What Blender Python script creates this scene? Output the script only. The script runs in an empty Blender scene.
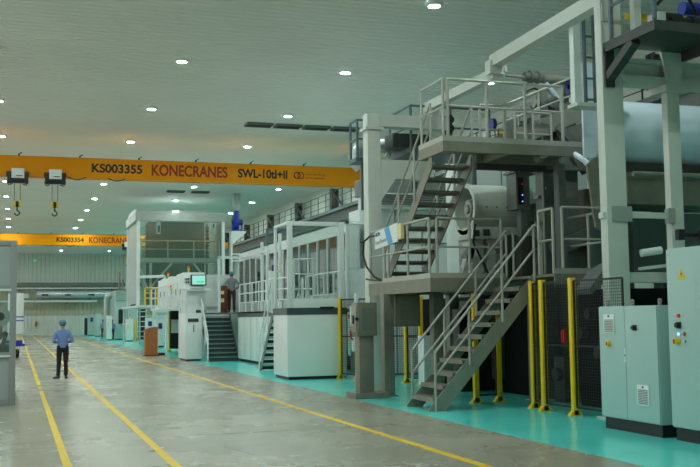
import bpy, bmesh, math, random
from mathutils import Vector, Matrix
random.seed(7)
C = bpy.context.scene.collection
D = bpy.data
V = Vector

# ------------------------------------------------------------------ materials
def lin(c):
    return tuple(((v/255)/12.92 if v/255 <= 0.04045 else ((v/255+0.055)/1.055)**2.4) for v in c)

def mat(name, rgb, rough=0.5, metal=0.0, var=0.06, scale=3.0, bump=0.0, bscale=40.0, rvar=0.1, stretch=(1, 1, 1), coat=0.0, spec=0.5):
    m = D.materials.new(name); m.use_nodes = True
    nt = m.node_tree; b = nt.nodes['Principled BSDF']
    b.inputs['Roughness'].default_value = rough; b.inputs['Metallic'].default_value = metal
    b.inputs['Coat Weight'].default_value = coat; b.inputs['Specular IOR Level'].default_value = spec
    c = lin(rgb)
    tc = nt.nodes.new('ShaderNodeTexCoord'); mp = nt.nodes.new('ShaderNodeMapping'); mp.inputs['Scale'].default_value = stretch
    nt.links.new(tc.outputs['Object'], mp.inputs[0])
    n = nt.nodes.new('ShaderNodeTexNoise'); n.inputs['Scale'].default_value = scale; n.inputs['Detail'].default_value = 4
    nt.links.new(mp.outputs[0], n.inputs['Vector'])
    r = nt.nodes.new('ShaderNodeValToRGB')
    r.color_ramp.elements[0].position = 0.3; r.color_ramp.elements[1].position = 0.7
    r.color_ramp.elements[0].color = (*[max(0, v*(1-var)) for v in c], 1)
    r.color_ramp.elements[1].color = (*[min(1, v*(1+var)) for v in c], 1)
    nt.links.new(n.outputs[0], r.inputs[0]); nt.links.new(r.outputs[0], b.inputs['Base Color'])
    if rvar:
        mr = nt.nodes.new('ShaderNodeMapRange')
        mr.inputs['To Min'].default_value = max(0.02, rough-rvar); mr.inputs['To Max'].default_value = min(1, rough+rvar)
        nt.links.new(n.outputs[0], mr.inputs[0]); nt.links.new(mr.outputs[0], b.inputs['Roughness'])
    if bump:
        n2 = nt.nodes.new('ShaderNodeTexNoise'); n2.inputs['Scale'].default_value = bscale
        nt.links.new(mp.outputs[0], n2.inputs['Vector'])
        bp = nt.nodes.new('ShaderNodeBump'); bp.inputs['Strength'].default_value = bump; bp.inputs['Distance'].default_value = 0.01
        nt.links.new(n2.outputs[0], bp.inputs['Height']); nt.links.new(bp.outputs[0], b.inputs['Normal'])
    return m

def emit(name, rgb, s):
    m = D.materials.new(name); m.use_nodes = True
    b = m.node_tree.nodes['Principled BSDF']; c = lin(rgb)
    b.inputs['Base Color'].default_value = (*c, 1); b.inputs['Emission Color'].default_value = (*c, 1)
    b.inputs['Emission Strength'].default_value = s
    return m

def glass(name, tint, mixv=0.12, rough=0.05, body=None, bodyf=0.0):
    m = D.materials.new(name); m.use_nodes = True
    nt = m.node_tree; nt.nodes.clear()
    out = nt.nodes.new('ShaderNodeOutputMaterial'); t = nt.nodes.new('ShaderNodeBsdfTransparent'); g = nt.nodes.new('ShaderNodeBsdfGlossy')
    t.inputs[0].default_value = (*tint, 1); g.inputs['Roughness'].default_value = rough
    lw = nt.nodes.new('ShaderNodeFresnel'); lw.inputs[0].default_value = 1.45
    ad = nt.nodes.new('ShaderNodeMath'); ad.operation = 'ADD'; ad.inputs[1].default_value = mixv
    mx = nt.nodes.new('ShaderNodeMixShader')
    nt.links.new(lw.outputs[0], ad.inputs[0]); nt.links.new(ad.outputs[0], mx.inputs[0])
    nt.links.new(t.outputs[0], mx.inputs[1]); nt.links.new(g.outputs[0], mx.inputs[2])
    last = mx
    if body:
        d = nt.nodes.new('ShaderNodeBsdfDiffuse'); d.inputs[0].default_value = (*lin(body), 1)
        m2 = nt.nodes.new('ShaderNodeMixShader'); m2.inputs[0].default_value = bodyf
        nt.links.new(mx.outputs[0], m2.inputs[1]); nt.links.new(d.outputs[0], m2.inputs[2]); last = m2
    nt.links.new(last.outputs[0], out.inputs[0])
    return m

def floor_mat(name, rgb, rgb2, rough, joints):
    m = mat(name, rgb, rough, 0, 0, 1, 0, rvar=0)
    nt = m.node_tree; b = nt.nodes['Principled BSDF']
    tc = nt.nodes.new('ShaderNodeTexCoord')
    n1 = nt.nodes.new('ShaderNodeTexNoise'); n1.inputs['Scale'].default_value = 0.45; n1.inputs['Detail'].default_value = 6; n1.inputs['Roughness'].default_value = 0.62
    n2 = nt.nodes.new('ShaderNodeTexNoise'); n2.inputs['Scale'].default_value = 3.5; n2.inputs['Detail'].default_value = 8; n2.inputs['Roughness'].default_value = 0.7
    for n in (n1, n2): nt.links.new(tc.outputs['Object'], n.inputs['Vector'])
    ad = nt.nodes.new('ShaderNodeMath'); ad.operation = 'MULTIPLY_ADD'; ad.inputs[1].default_value = 0.45
    nt.links.new(n2.outputs[0], ad.inputs[0]); nt.links.new(n1.outputs[0], ad.inputs[2])
    mr = nt.nodes.new('ShaderNodeMapRange'); mr.inputs['From Min'].default_value = 0.52; mr.inputs['From Max'].default_value = 0.92
    nt.links.new(ad.outputs[0], mr.inputs[0])
    mx = nt.nodes.new('ShaderNodeMix'); mx.data_type = 'RGBA'
    mx.inputs['A'].default_value = (*lin(rgb), 1); mx.inputs['B'].default_value = (*lin(rgb2), 1)
    nt.links.new(mr.outputs[0], mx.inputs['Factor'])
    col = mx.outputs['Result']
    if joints:
        br = nt.nodes.new('ShaderNodeTexBrick'); br.offset = 0; br.inputs['Scale'].default_value = 1
        br.inputs['Brick Width'].default_value = 7.0; br.inputs['Row Height'].default_value = 6.0; br.inputs['Mortar Size'].default_value = 0.012
        br.inputs['Color1'].default_value = br.inputs['Color2'].default_value = (1, 1, 1, 1); br.inputs['Mortar'].default_value = (.45, .43, .4, 1)
        mp = nt.nodes.new('ShaderNodeMapping'); mp.inputs['Location'].default_value = (2.6, -0.5, 0)
        nt.links.new(tc.outputs['Object'], mp.inputs[0]); nt.links.new(mp.outputs[0], br.inputs['Vector'])
        m2 = nt.nodes.new('ShaderNodeMix'); m2.data_type = 'RGBA'; m2.blend_type = 'MULTIPLY'; m2.inputs['Factor'].default_value = 1
        nt.links.new(col, m2.inputs['A']); nt.links.new(br.outputs['Color'], m2.inputs['B']); col = m2.outputs['Result']
    nt.links.new(col, b.inputs['Base Color'])
    r2 = nt.nodes.new('ShaderNodeMapRange'); r2.inputs['To Min'].default_value = rough-0.08; r2.inputs['To Max'].default_value = rough+0.12
    nt.links.new(n1.outputs[0], r2.inputs[0]); nt.links.new(r2.outputs[0], b.inputs['Roughness'])
    bp = nt.nodes.new('ShaderNodeBump'); bp.inputs['Strength'].default_value = 0.02; bp.inputs['Distance'].default_value = 0.01
    nt.links.new(n2.outputs[0], bp.inputs['Height']); nt.links.new(bp.outputs[0], b.inputs['Normal'])
    return m

def mesh_mat(name, rgb, pitch=(0.05, 0.05), wire=0.12, axes=('X', 'Z')):
    """welded wire mesh: wires of a grid, open between them"""
    m = D.materials.new(name); m.use_nodes = True
    nt = m.node_tree; b = nt.nodes['Principled BSDF']; out = nt.nodes['Material Output']
    b.inputs['Base Color'].default_value = (*lin(rgb), 1); b.inputs['Roughness'].default_value = 0.5
    tc = nt.nodes.new('ShaderNodeTexCoord'); sp = nt.nodes.new('ShaderNodeSeparateXYZ'); nt.links.new(tc.outputs['Object'], sp.inputs[0])
    res = []
    for ax, p in zip(axes, pitch):
        q = nt.nodes.new('ShaderNodeMath'); q.operation = 'DIVIDE'; q.inputs[1].default_value = p; nt.links.new(sp.outputs[ax], q.inputs[0])
        fr = nt.nodes.new('ShaderNodeMath'); fr.operation = 'FRACT'; nt.links.new(q.outputs[0], fr.inputs[0])
        lt = nt.nodes.new('ShaderNodeMath'); lt.operation = 'LESS_THAN'; lt.inputs[1].default_value = wire; nt.links.new(fr.outputs[0], lt.inputs[0])
        res.append(lt)
    mxm = nt.nodes.new('ShaderNodeMath'); mxm.operation = 'MAXIMUM'
    nt.links.new(res[0].outputs[0], mxm.inputs[0]); nt.links.new(res[1].outputs[0], mxm.inputs[1])
    nt.links.new(mxm.outputs[0], b.inputs['Alpha'])
    return m

LAMP, SKY = 660, 1.4
M = {}
M['concrete'] = floor_mat('polished_concrete', (150, 144, 128), (166, 161, 147), 0.25, True)
M['teal_floor'] = floor_mat('teal_epoxy', (88, 218, 208), (100, 226, 216), 0.2, False)
M['yellow_line'] = mat('yellow_floor_paint', (232, 192, 12), 0.5, 0, 0.12, 6)
M['blue_line'] = mat('pale_blue_tape', (150, 175, 190), 0.5)
M['ceiling'] = mat('ceiling_deck', (224, 226, 219), 0.55, 0, 0.04, 0.25)
M['wall'] = mat('wall_cladding', (205, 212, 200), 0.55, 0, 0.04, 0.3)
M['wall_low'] = mat('wall_cladding_low', (214, 220, 210), 0.5, 0, 0.03, 0.3)
M['wall_beige'] = mat('wall_cladding_beige', (186, 184, 160), 0.5, 0, 0.03, 0.3)
M['white'] = mat('white_panel_paint', (222, 230, 228), 0.35, 0, 0.02, 1.5)
M['white_alu'] = mat('white_aluminium', (214, 224, 224), 0.35, 0.1, 0.03, 2)
M['pale_green'] = mat('pale_green_paint', (202, 208, 199), 0.4, 0, 0.05, 1.6)
M['cab_green'] = mat('cabinet_grey_green', (170, 198, 194), 0.38, 0, 0.02, 1.2)
M['steel'] = mat('stainless_steel', (150, 148, 138), 0.42, 0.4, 0.1, 3)
M['steel_rail'] = mat('steel_tube', (172, 172, 162), 0.42, 0.25, 0.06, 2, rvar=0.03)
M['taupe'] = mat('galvanised_steel', (132, 129, 116), 0.5, 0.25, 0.14, 3)
M['dark_steel'] = mat('dark_steel', (72, 74, 72), 0.5, 0.4, 0.16, 3)
M['grey_steel'] = mat('grey_painted_steel', (112, 118, 114), 0.5, 0.15, 0.1, 3)
M['guard_sheet'] = mat('grey_sheet', (168, 178, 180), 0.4, 0, 0.03, 1)
M['guard_frame'] = mat('guard_frame_paint', (150, 158, 158), 0.4, 0, 0.03, 1)
M['letter_grey'] = mat('letter_grey', (160, 164, 166), .5)
M['bolt_grey'] = mat('bolt_plate_grey', (158, 166, 158), .45, .1)
M['blue_grey'] = mat('blue_grey_paint', (88, 104, 110), 0.45, 0.1, 0.08, 3)
M['black'] = mat('black_paint', (26, 28, 28), 0.45, 0, 0.1, 5)
M['shade_black'] = mat('under_platform_shade_black', (9, 10, 10), 0.7, 0, 0.2, 4, spec=0.15)  # shade below the platforms put into the colour
M['black_rubber'] = mat('black_rubber', (20, 20, 20), 0.7)
M['plinth'] = mat('black_plinth', (22, 28, 30), 0.5)
M['teal_step'] = mat('dark_teal_tread', (92, 114, 112), 0.45, 0.1, 0.08, 8)
M['riser_or_dark_gap'] = mat('dark_teal_riser_or_gap', (34, 52, 52), 0.55)  # also paints the shaded gaps between the white treads
M['band'] = mat('dark_slate_band', (66, 80, 82), 0.45)
M['yellow'] = mat('yellow_powder_coat', (236, 196, 20), 0.4, 0, 0.04, 3)
M['crane'] = mat('crane_amber_paint', (236, 150, 0), 0.5, 0, 0.05, 0.8, spec=0.2)
M['red_text'] = mat('dark_red_vinyl', (150, 40, 24), 0.5)
M['black_text'] = mat('black_vinyl', (34, 30, 22), 0.5)
M['blue'] = mat('blue_paint', (28, 56, 170), 0.4)
M['cyan'] = mat('cyan_vinyl', (48, 160, 212), 0.4)
M['navy'] = mat('navy_motor_paint', (36, 42, 120), 0.4)
M['red'] = mat('red_plastic', (190, 30, 24), 0.4)
M['orange'] = mat('orange_plastic', (230, 110, 20), 0.4)
M['cream'] = mat('cream_plastic', (226, 214, 160), 0.45)
M['wood'] = mat('brown_wood', (168, 104, 54), 0.45, 0, 0.22, 6, stretch=(6, 6, 0.6))
M['wood_dark'] = mat('dark_brown_wood', (96, 48, 28), 0.45, 0, 0.2, 6, stretch=(6, 6, 0.6))
M['silver'] = mat('silver_foil', (200, 208, 214), 0.36, 0.45, 0.06, 2)
M['galv_duct'] = mat('galvanised_duct', (176, 186, 182), 0.35, 0.7, 0.08, 3)
M['green_wall'] = mat('deep_green_panel', (54, 100, 74), 0.6, 0, 0.06, 0.7)
M['tank'] = mat('pale_blue_tank', (212, 226, 238), 0.35, 0.0, 0.05, 2)
M['dark_green'] = mat('dark_green_grey', (104, 124, 120), 0.6)
M['skin'] = mat('skin', (150, 104, 78), 0.55)
M['shirt_blue'] = mat('blue_cotton', (112, 140, 196), 0.8, 0, 0.06, 12, 0.2, 50)
M['shirt_grey'] = mat('grey_cotton', (126, 132, 134), 0.8, 0, 0.06, 12)
M['trousers'] = mat('black_cotton', (26, 26, 30), 0.8, 0, 0.1, 12)
M['trousers_brown'] = mat('brown_cotton', (74, 46, 36), 0.8, 0, 0.1, 12)
M['cap'] = mat('blue_hairnet', (92, 128, 146), 0.85, 0, 0.1, 40, 0.3, 80)
M['hair'] = mat('black_hair', (18, 16, 14), 0.6)
M['shoe'] = mat('black_leather', (22, 22, 22), 0.4)
M['glass'] = glass('clear_glass', (.90, .95, .93), 0.04)
M['hazy'] = glass('translucent_sheet', (.88, .95, .92), 0.03, 0.15, (205, 224, 216), 0.05)
M['strip'] = glass('acrylic_strip', (.9, .96, .93), -.035, 0.4, (214, 228, 222), 0.16)
M['smoke'] = glass('smoked_glass', (.80, .86, .84), 0.08, 0.06)
M['lens'] = emit('lamp_lens', (236, 255, 249), LAMP)
M['screen'] = emit('console_screen', (150, 205, 200), 0.75)
M['screen_green'] = emit('screen_green', (60, 200, 120), 1.0)
M['led_blue'] = emit('blue_led', (120, 175, 255), 2.2)
M['led_red'] = emit('red_lamp', (235, 40, 20), 0.35)
M['led_amber'] = emit('amber_lamp', (240, 140, 20), 0.25)
M['led_green'] = emit('green_lamp', (40, 190, 90), 0.25)
M['exit_green'] = emit('exit_green', (40, 210, 120), 1.0)
M['mesh_xz'] = mesh_mat('black_mesh_across', (24, 26, 26), axes=('X', 'Z'))
M['mesh_yz'] = mesh_mat('black_mesh_along', (24, 26, 26), axes=('Y', 'Z'))

# ------------------------------------------------------------------ mesh builder
class MB:
    def __init__(s): s.v = []; s.f = []
    def quadbox(s, c):            # 8 corners: bottom 4 ccw, top 4 ccw
        i = len(s.v); s.v += [V(p) for p in c]
        for f in ((3, 2, 1, 0), (4, 5, 6, 7), (0, 1, 5, 4), (1, 2, 6, 5), (2, 3, 7, 6), (3, 0, 4, 7)):
            s.f.append([i+k for k in f])
        return s
    def box(s, x0, x1, y0, y1, z0, z1):
        return s.quadbox([(x0, y0, z0), (x1, y0, z0), (x1, y1, z0), (x0, y1, z0), (x0, y0, z1), (x1, y0, z1), (x1, y1, z1), (x0, y1, z1)])
    def bar(s, p, q, w, h, up=(0, 0, 1)):
        p, q = V(p), V(q); d = (q-p).normalized(); up = V(up)
        side = d.cross(up)
        if side.length < 1e-4: side = d.cross(V((0, 1, 0)))
        side.normalize(); u = side.cross(d)
        a, b = side*w/2, u*h/2
        return s.quadbox([p-a-b, p+a-b, q+a-b, q-a-b, p-a+b, p+a+b, q+a+b, q-a+b])
    def tube(s, pts, r, n=8, caps=True):
        pts = [V(p) for p in pts]; base = len(s.v); k = len(pts); prev = None
        for i, p in enumerate(pts):
            d = (pts[min(i+1, k-1)]-pts[max(i-1, 0)]).normalized()
            ref = prev if prev is not None else (V((0, 0, 1)) if abs(d.z) < 0.9 else V((1, 0, 0)))
            a = (ref - d*ref.dot(d))
            if a.length < 1e-4: a = d.orthogonal()
            a.normalize(); prev = a; b = d.cross(a)
            rr = r[i] if isinstance(r, (list, tuple)) else r
            for j in range(n):
                t = 2*math.pi*j/n; s.v.append(p + a*rr*math.cos(t) + b*rr*math.sin(t))
        for i in range(k-1):
            for j in range(n):
                a0 = base+i*n+j; a1 = base+i*n+(j+1) % n
                s.f.append([a0, a1, a1+n, a0+n])
        if caps:
            s.f.append([base+j for j in range(n)][::-1]); s.f.append([base+(k-1)*n+j for j in range(n)])
        return s
    def cyl(s, p, q, r, n=20): return s.tube([p, q], r, n)
    def prism(s, poly, vec):
        i = len(s.v); n = len(poly); vec = V(vec)
        s.v += [V(p) for p in poly] + [V(p)+vec for p in poly]
        s.f.append([i+k for k in range(n)][::-1]); s.f.append([i+n+k for k in range(n)])
        for k in range(n): s.f.append([i+k, i+(k+1) % n, i+n+(k+1) % n, i+n+k])
        return s
    def ring(s, c, axis, ro, ri, h, n=28):
        c = V(c); ax = V(axis).normalized(); a = ax.orthogonal().normalized(); b = ax.cross(a); i = len(s.v)
        for (r, o) in ((ro, 0), (ro, h), (ri, h), (ri, 0)):
            for j in range(n):
                t = 2*math.pi*j/n; s.v.append(c + ax*o + a*r*math.cos(t) + b*r*math.sin(t))
        for k in range(4):
            for j in range(n):
                s.f.append([i+k*n+j, i+k*n+(j+1) % n, i+((k+1) % 4)*n+(j+1) % n, i+((k+1) % 4)*n+j])
        return s
    def sphere(s, c, r, n=10, sc=(1, 1, 1)):
        c = V(c); i = len(s.v); m = n//2+1
        for a in range(m+1):
            for b in range(n):
                t = math.pi*a/m; p = 2*math.pi*b/n
                s.v.append(c+V((r*sc[0]*math.sin(t)*math.cos(p), r*sc[1]*math.sin(t)*math.sin(p), r*sc[2]*math.cos(t))))
        for a in range(m):
            for b in range(n): s.f.append([i+a*n+b, i+(a+1)*n+b, i+(a+1)*n+(b+1) % n, i+a*n+(b+1) % n])
        return s
    def mesh(s, off=V((0, 0, 0)), bevel=0, smooth=40):
        me = D.meshes.new('m'); me.from_pydata([tuple(p-off) for p in s.v], [], s.f); 
        bm = bmesh.new(); bm.from_mesh(me)
        bmesh.ops.remove_doubles(bm, verts=bm.verts, dist=1e-6)
        bmesh.ops.recalc_face_normals(bm, faces=bm.faces)
        if bevel:
            es = [e for e in bm.edges if len(e.link_faces) == 2 and e.calc_face_angle(0) > 0.6]
            bmesh.ops.bevel(bm, geom=es, offset=bevel, segments=2, affect='EDGES', profile=0.6, clamp_overlap=True)
        for f in bm.faces: f.smooth = True
        bm.to_mesh(me); bm.free(); me.set_sharp_from_angle(angle=math.radians(smooth))
        return me
    def build(s, name, m, parent=None, bevel=0, smooth=40):
        if parent is not None:
            r = parent
            while r.parent: r = r.parent
            off = r.location.copy()
        else:
            xs = [p.x for p in s.v]; ys = [p.y for p in s.v]; zs = [p.z for p in s.v]
            off = V(((min(xs)+max(xs))/2, (min(ys)+max(ys))/2, min(zs)))
        me = s.mesh(off, bevel, smooth); me.name = name; me.materials.append(M[m] if isinstance(m, str) else m)
        o = D.objects.new(name, me); C.objects.link(o)
        if parent is not None: o.parent = parent
        else: o.location = off
        return o

def tag(o, label, cat, group=None):
    o['label'] = label; o['category'] = cat
    if group: o['group'] = group
    return o
def struct(o, label=None):
    o['kind'] = 'structure'
    if label: o['label'] = label
    return o
def thing(name, label, cat, loc, group=None):
    o = D.objects.new(name, None); C.objects.link(o); o.location = loc; o.empty_display_size = 0.2
    return tag(o, label, cat, group)
def copy_tree(o, parent=None):
    c = o.copy(); C.objects.link(c)
    if parent is not None: c.parent = parent
    for ch in list(o.children): copy_tree(ch, c)
    return c
def dup(root, loc, label=None, group=None):
    c = copy_tree(root); c.location = loc
    if label: c['label'] = label
    if group: c['group'] = group
    return c

def text_obj(s, height, name, m, parent, pos, xdir=(1, 0, 0), zdir=(0, 0, 1), width=None, bold=0.0, depth=0.006):
    """raised vinyl lettering: left end of baseline at pos (world)"""
    cu = D.curves.new('t', 'FONT'); cu.body = s; cu.size = 1; cu.offset = bold; cu.extrude = 0.01
    to = D.objects.new('t', cu); C.objects.link(to)
    dg = bpy.context.evaluated_depsgraph_get(); me = D.meshes.new_from_object(to.evaluated_get(dg))
    D.objects.remove(to)
    xs = [v.co.x for v in me.vertices]; ys = [v.co.y for v in me.vertices]
    sy = height/(max(ys)-min(ys)); sx = (width/(max(xs)-min(xs))) if width else sy
    X, Z = V(xdir).normalized(), V(zdir).normalized(); N = X.cross(Z)   # outward
    r = parent
    while r.parent: r = r.parent
    P = V(pos)-r.location
    for v in me.vertices:
        c = v.co.copy()
        v.co = P + X*((c.x-min(xs))*sx) + Z*((c.y-min(ys))*sy) + N*(c.z/0.01*depth)
    me.materials.append(M[m]); me.name = name
    o = D.objects.new(name, me); C.objects.link(o); o.parent = parent
    return o

# tubular guardrail along base points
def rail(pts, h=1.1, r=0.021, mids=(0.55,), post_r=None, step=1.1, rounded=True):
    pts = [V(p) for p in pts]; mb = MB(); up = V((0, 0, h)); post_r = post_r or r
    allp = [pts[0]]
    for a, b in zip(pts, pts[1:]):
        n = max(1, round((b-a).length/step)); allp += [a+(b-a)*k/n for k in range(1, n+1)]
    for p in allp: mb.tube([p, p+up*0.995], post_r, 8)
    mb.tube([p+up for p in pts], r, 8)
    for m in mids: mb.tube([p+V((0, 0, h*m)) for p in pts], r*0.85, 8)
    return mb

def quadpanel(mb, p, dx, dz, t):
    p, dx, dz = V(p), V(dx), V(dz); n = dx.cross(dz).normalized()*t/2
    mb.quadbox([p-n, p+dx-n, p+dx+n, p+n, p+dz-n, p+dx+dz-n, p+dx+dz+n, p+dz+n]); return mb

# ------------------------------------------------------------------ camera
f, vx, vy, roll, H = 1000.0, 16.4, 321.0, 0.0125, 1.75
c_, s_ = math.cos(roll), math.sin(roll)
u, w = vx-350, vy-233.5
d = V((u*c_-w*s_, u*s_+w*c_, f)).normalized(); pch = math.atan2(u*s_+w*c_, f)
Yc = d; Zc = V((0, -math.cos(pch), math.sin(pch))); Xc = Yc.cross(Zc)
Rm = Matrix(((c_, s_, 0), (-s_, c_, 0), (0, 0, 1))) @ Matrix((Xc, Yc, Zc)).transposed()   # camera (x right, y down, z ahead) from world
cw = Matrix((Rm[0], -Rm[1], -Rm[2])).transposed()
cam = D.objects.new('camera', D.cameras.new('camera')); C.objects.link(cam)
cam.matrix_world = Matrix.Translation((0, 0, H)) @ cw.to_4x4()
cam.data.sensor_width = 36; cam.data.lens = f/700*36; cam.data.clip_end = 400
bpy.context.scene.camera = cam

# ------------------------------------------------------------------ the hall
XL, XR, YF, YB, ZC = -12.0, 18.5, -4.0, 129.5, 10.0
XG = 6.85
struct(MB().box(XL, XG, YF, YB, -0.2, 0).build('floor', 'concrete'), 'grey polished concrete aisle floor')
struct(MB().box(XG, XR, YF, YB, -0.2, 0.003).build('floor_teal', 'teal_floor'), 'glossy teal epoxy floor strip under the machines')
struct(MB().box(0.56, 0.66, 2, 26.4, 0, .003).box(0.56, 0.66, 27.2, 28.1, 0, .003).box(0.56, 0.66, 28.8, 112, 0, .003).build('trim_1', 'yellow_line'), 'broken yellow aisle line near the grey frame')
struct(MB().box(1.78, 1.89, 2, 128, 0, .003).build('trim_2', 'yellow_line'), 'yellow aisle line beside the walking man')
struct(MB().box(5.14, 5.26, 2, 128, 0, .003).build('trim_3', 'yellow_line'), 'yellow line along the machine side of the aisle')
struct(MB().bar((2.75, 13.75, .002), (2.93, 12.75, .002), .03, .003).build('trim_4', 'blue_line'), 'short pale blue tape mark on concrete')
mb = MB(); yy = YF; per = 0.34; prof = []
while yy < YB:
    prof += [(yy, ZC), (yy+.2, ZC), (yy+.235, ZC+.05), (yy+.305, ZC+.05)]; yy += per
prof.append((yy, ZC))
for (y, z) in prof: mb.v += [V((XL-.2, y, z)), V((XR+.2, y, z))]
for k in range(len(prof)-1): mb.f.append([2*k, 2*k+1, 2*k+3, 2*k+2])
i = len(mb.v)
mb.box(XL-.2, XR+.2, YF, yy, ZC+.055, ZC+.2)
struct(mb.build('ceiling', 'ceiling', smooth=10))
def ribbed(mb, x0, x1, y, z0, z1, per=.5, dep=.05):
    x = x0; pr = []
    while x < x1: pr += [(x, y), (x+per*.55, y), (x+per*.65, y+dep), (x+per*.9, y+dep)]; x += per
    pr.append((x1, y))
    pr = [p for p in pr if p[0] <= x1]
    b = len(mb.v)
    for (px, py) in pr: mb.v += [V((px, py, z0)), V((px, py, z1))]
    for k in range(len(pr)-1): mb.f.append([b+2*k, b+2*k+2, b+2*k+3, b+2*k+1])
    return mb
bw = struct(ribbed(MB(), XL, XR, YB, 5.9, ZC).box(XL, XR, YB+.06, YB+.2, 0, ZC).build('wall_back', 'wall', smooth=10), 'ribbed end wall of the hall')
struct(ribbed(MB(), XL, XR, YB-.02, 2.35, 5.9).build('wall_back_middle', 'wall_beige', smooth=10), 'beige ribbed band of the end wall')
struct(ribbed(MB(), XL, XR, YB-.06, 0.14, 2.35).build('wall_back_lower', 'wall_low', smooth=10), 'pale lower cladding of the end wall')
struct(MB().box(XL, XR, YB-.16, YB-.07, 0, .14).build('baseboard_back', 'white'))
struct(MB().box(XR, XR+.2, YF, YB+.2, 0, ZC).build('wall_right', 'wall'))
m = MB().box(XL-.2, XL, YF, YB+.2, 0, 2.2).box(XL-.2, XL, YF, YB+.2, 9.3, ZC)
for k in range(18): m.box(XL-.2, XL, YF+7.55*k-.25, YF+7.55*k+.25, 2.2, 9.3)  # wall is out of view; its openings are added for daylight fill
struct(m.build('wall_left', 'wall'), 'unseen side wall with bays opened to let added daylight in')
struct(MB().box(XL-.2, XR+.2, YF-.2, YF, 0, ZC).build('wall_front', 'wall'))
# crane runway on the machine side with its columns
colY = [48.9-8*3+8*k for k in range(13)]
for y in colY:
    struct(MB().box(17.78, 18.22, y-.04, y+.04, 0, 9.45).box(17.78, 17.82, y-.22, y+.22, 0, 9.45).box(18.18, 18.22, y-.22, y+.22, 0, 9.45).build('building_column', 'dark_steel'), 'dark steel column carrying the crane runway')
struct(MB().box(16.72, 17.28, 18, YB-.2, 7.62, 7.68).box(16.97, 17.03, 18, YB-.2, 7.05, 7.65).box(16.72, 17.28, 18, YB-.2, 7.0, 7.06).build('trim_5', 'grey_steel'), 'crane runway girder along the machine side wall')
wk = thing('runway_walkway', 'long railed service walkway beside the crane runway high on side wall', 'walkway', (17.5, 20, 7.8))
MB().box(17.36, 17.76, 20, 125, 7.8, 7.88).build('deck', 'grey_steel', wk)
MB().box(17.32, 17.36, 20, 125, 7.7, 8.0).build('toe_board', 'blue_grey', wk)
rail([(17.38, 20, 7.88), (17.38, 125, 7.88)], 1.15, .024, (.35, .68), .028, 1.6).build('guardrail', 'dark_steel', wk)
for y in colY[1:]: MB().bar((17.74, y-2.8, 7.9), (17.74, y-.3, 9.3), .1, .1).build('brace', 'dark_steel', wk)

# ------------------------------------------------------------------ ceiling lamps
lampX = [(-6.4, 'over the empty bay beyond the aisle lines'), (-0.75, 'over the broken aisle line'), (4.9, 'over the aisle line by the machines'), (10.4, 'over the machine row'), (15.8, 'beside the crane runway')]
lampY = [46.6-7.57*5+7.57*k for k in range(16)]
ords = ['first', 'second', 'third', 'fourth', 'fifth', 'sixth', 'seventh', 'eighth', 'ninth', 'tenth', 'eleventh', 'twelfth']
lamp0 = thing('ceiling_lamp', '', 'ceiling lamp', (0, 0, ZC))
MB().ring((0, 0, ZC-.07), (0, 0, 1), .25, .15, .08, 24).build('housing', 'white', lamp0)
MB().tube([(0, 0, ZC-.03), (0, 0, ZC-.055), (0, 0, ZC-.066)], [.151, .151, .1], 20).build('diffuser', 'lens', lamp0)
first = True
for X, rowname in lampX:
    for k, y in enumerate(lampY):
        if y < 7 or (y < 28 and X > 12) or 110 < y < 118: continue  # the rows nearest the camera are unseen, added to light the foreground
        if X < -5 and y > 70: continue
        n = k-5
        where = f'{ords[n]} beyond the near crane' if n >= 0 else f'{ords[-n-1]} before the near crane'
        lab = f'round ceiling lamp {rowname}, {where}'
        if first: lamp0.location = (X, y, ZC); lamp0['label'] = lab; lamp0['group'] = 'round high-bay ceiling lamps'; first = False
        else: dup(lamp0, (X, y, ZC), lab)

# air vents
vent0 = thing('ceiling_vent', 'slatted ceiling air vent, end one of the row before near crane', 'air vent', (9.7, 41.2, ZC), 'slatted air vents in the ceiling')
MB().box(9.13, 9.17, 40.85, 41.55, ZC-.09, ZC).box(10.23, 10.27, 40.85, 41.55, ZC-.09, ZC).box(9.13, 10.27, 40.85, 40.89, ZC-.09, ZC).box(9.13, 10.27, 41.51, 41.55, ZC-.09, ZC).build('frame', 'grey_steel', vent0)
sl = MB()
for k in range(6): sl.bar((9.17, 40.95+k*.1, ZC-.04), (10.23, 40.95+k*.1, ZC-.04), .02, .09, (0, .5, 1))
sl.box(9.15, 10.25, 40.87, 41.53, ZC-.012, ZC-.004)
sl.build('slats', 'dark_steel', vent0)
for x, y, l in [(10.98, 41.2, 'slatted ceiling air vent, second along the row before near crane'), (12.26, 41.2, 'slatted ceiling air vent, third along the row before near crane'), (13.55, 41.2, 'slatted ceiling air vent next to the silver duct elbow'),
                (9.65, 64.4, 'small slatted ceiling vent beyond near crane, toward the aisle'), (11.25, 64.4, 'small slatted ceiling vent beyond near crane, above the glass tower')]:
    dup(vent0, (x, y, ZC), l)

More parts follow.
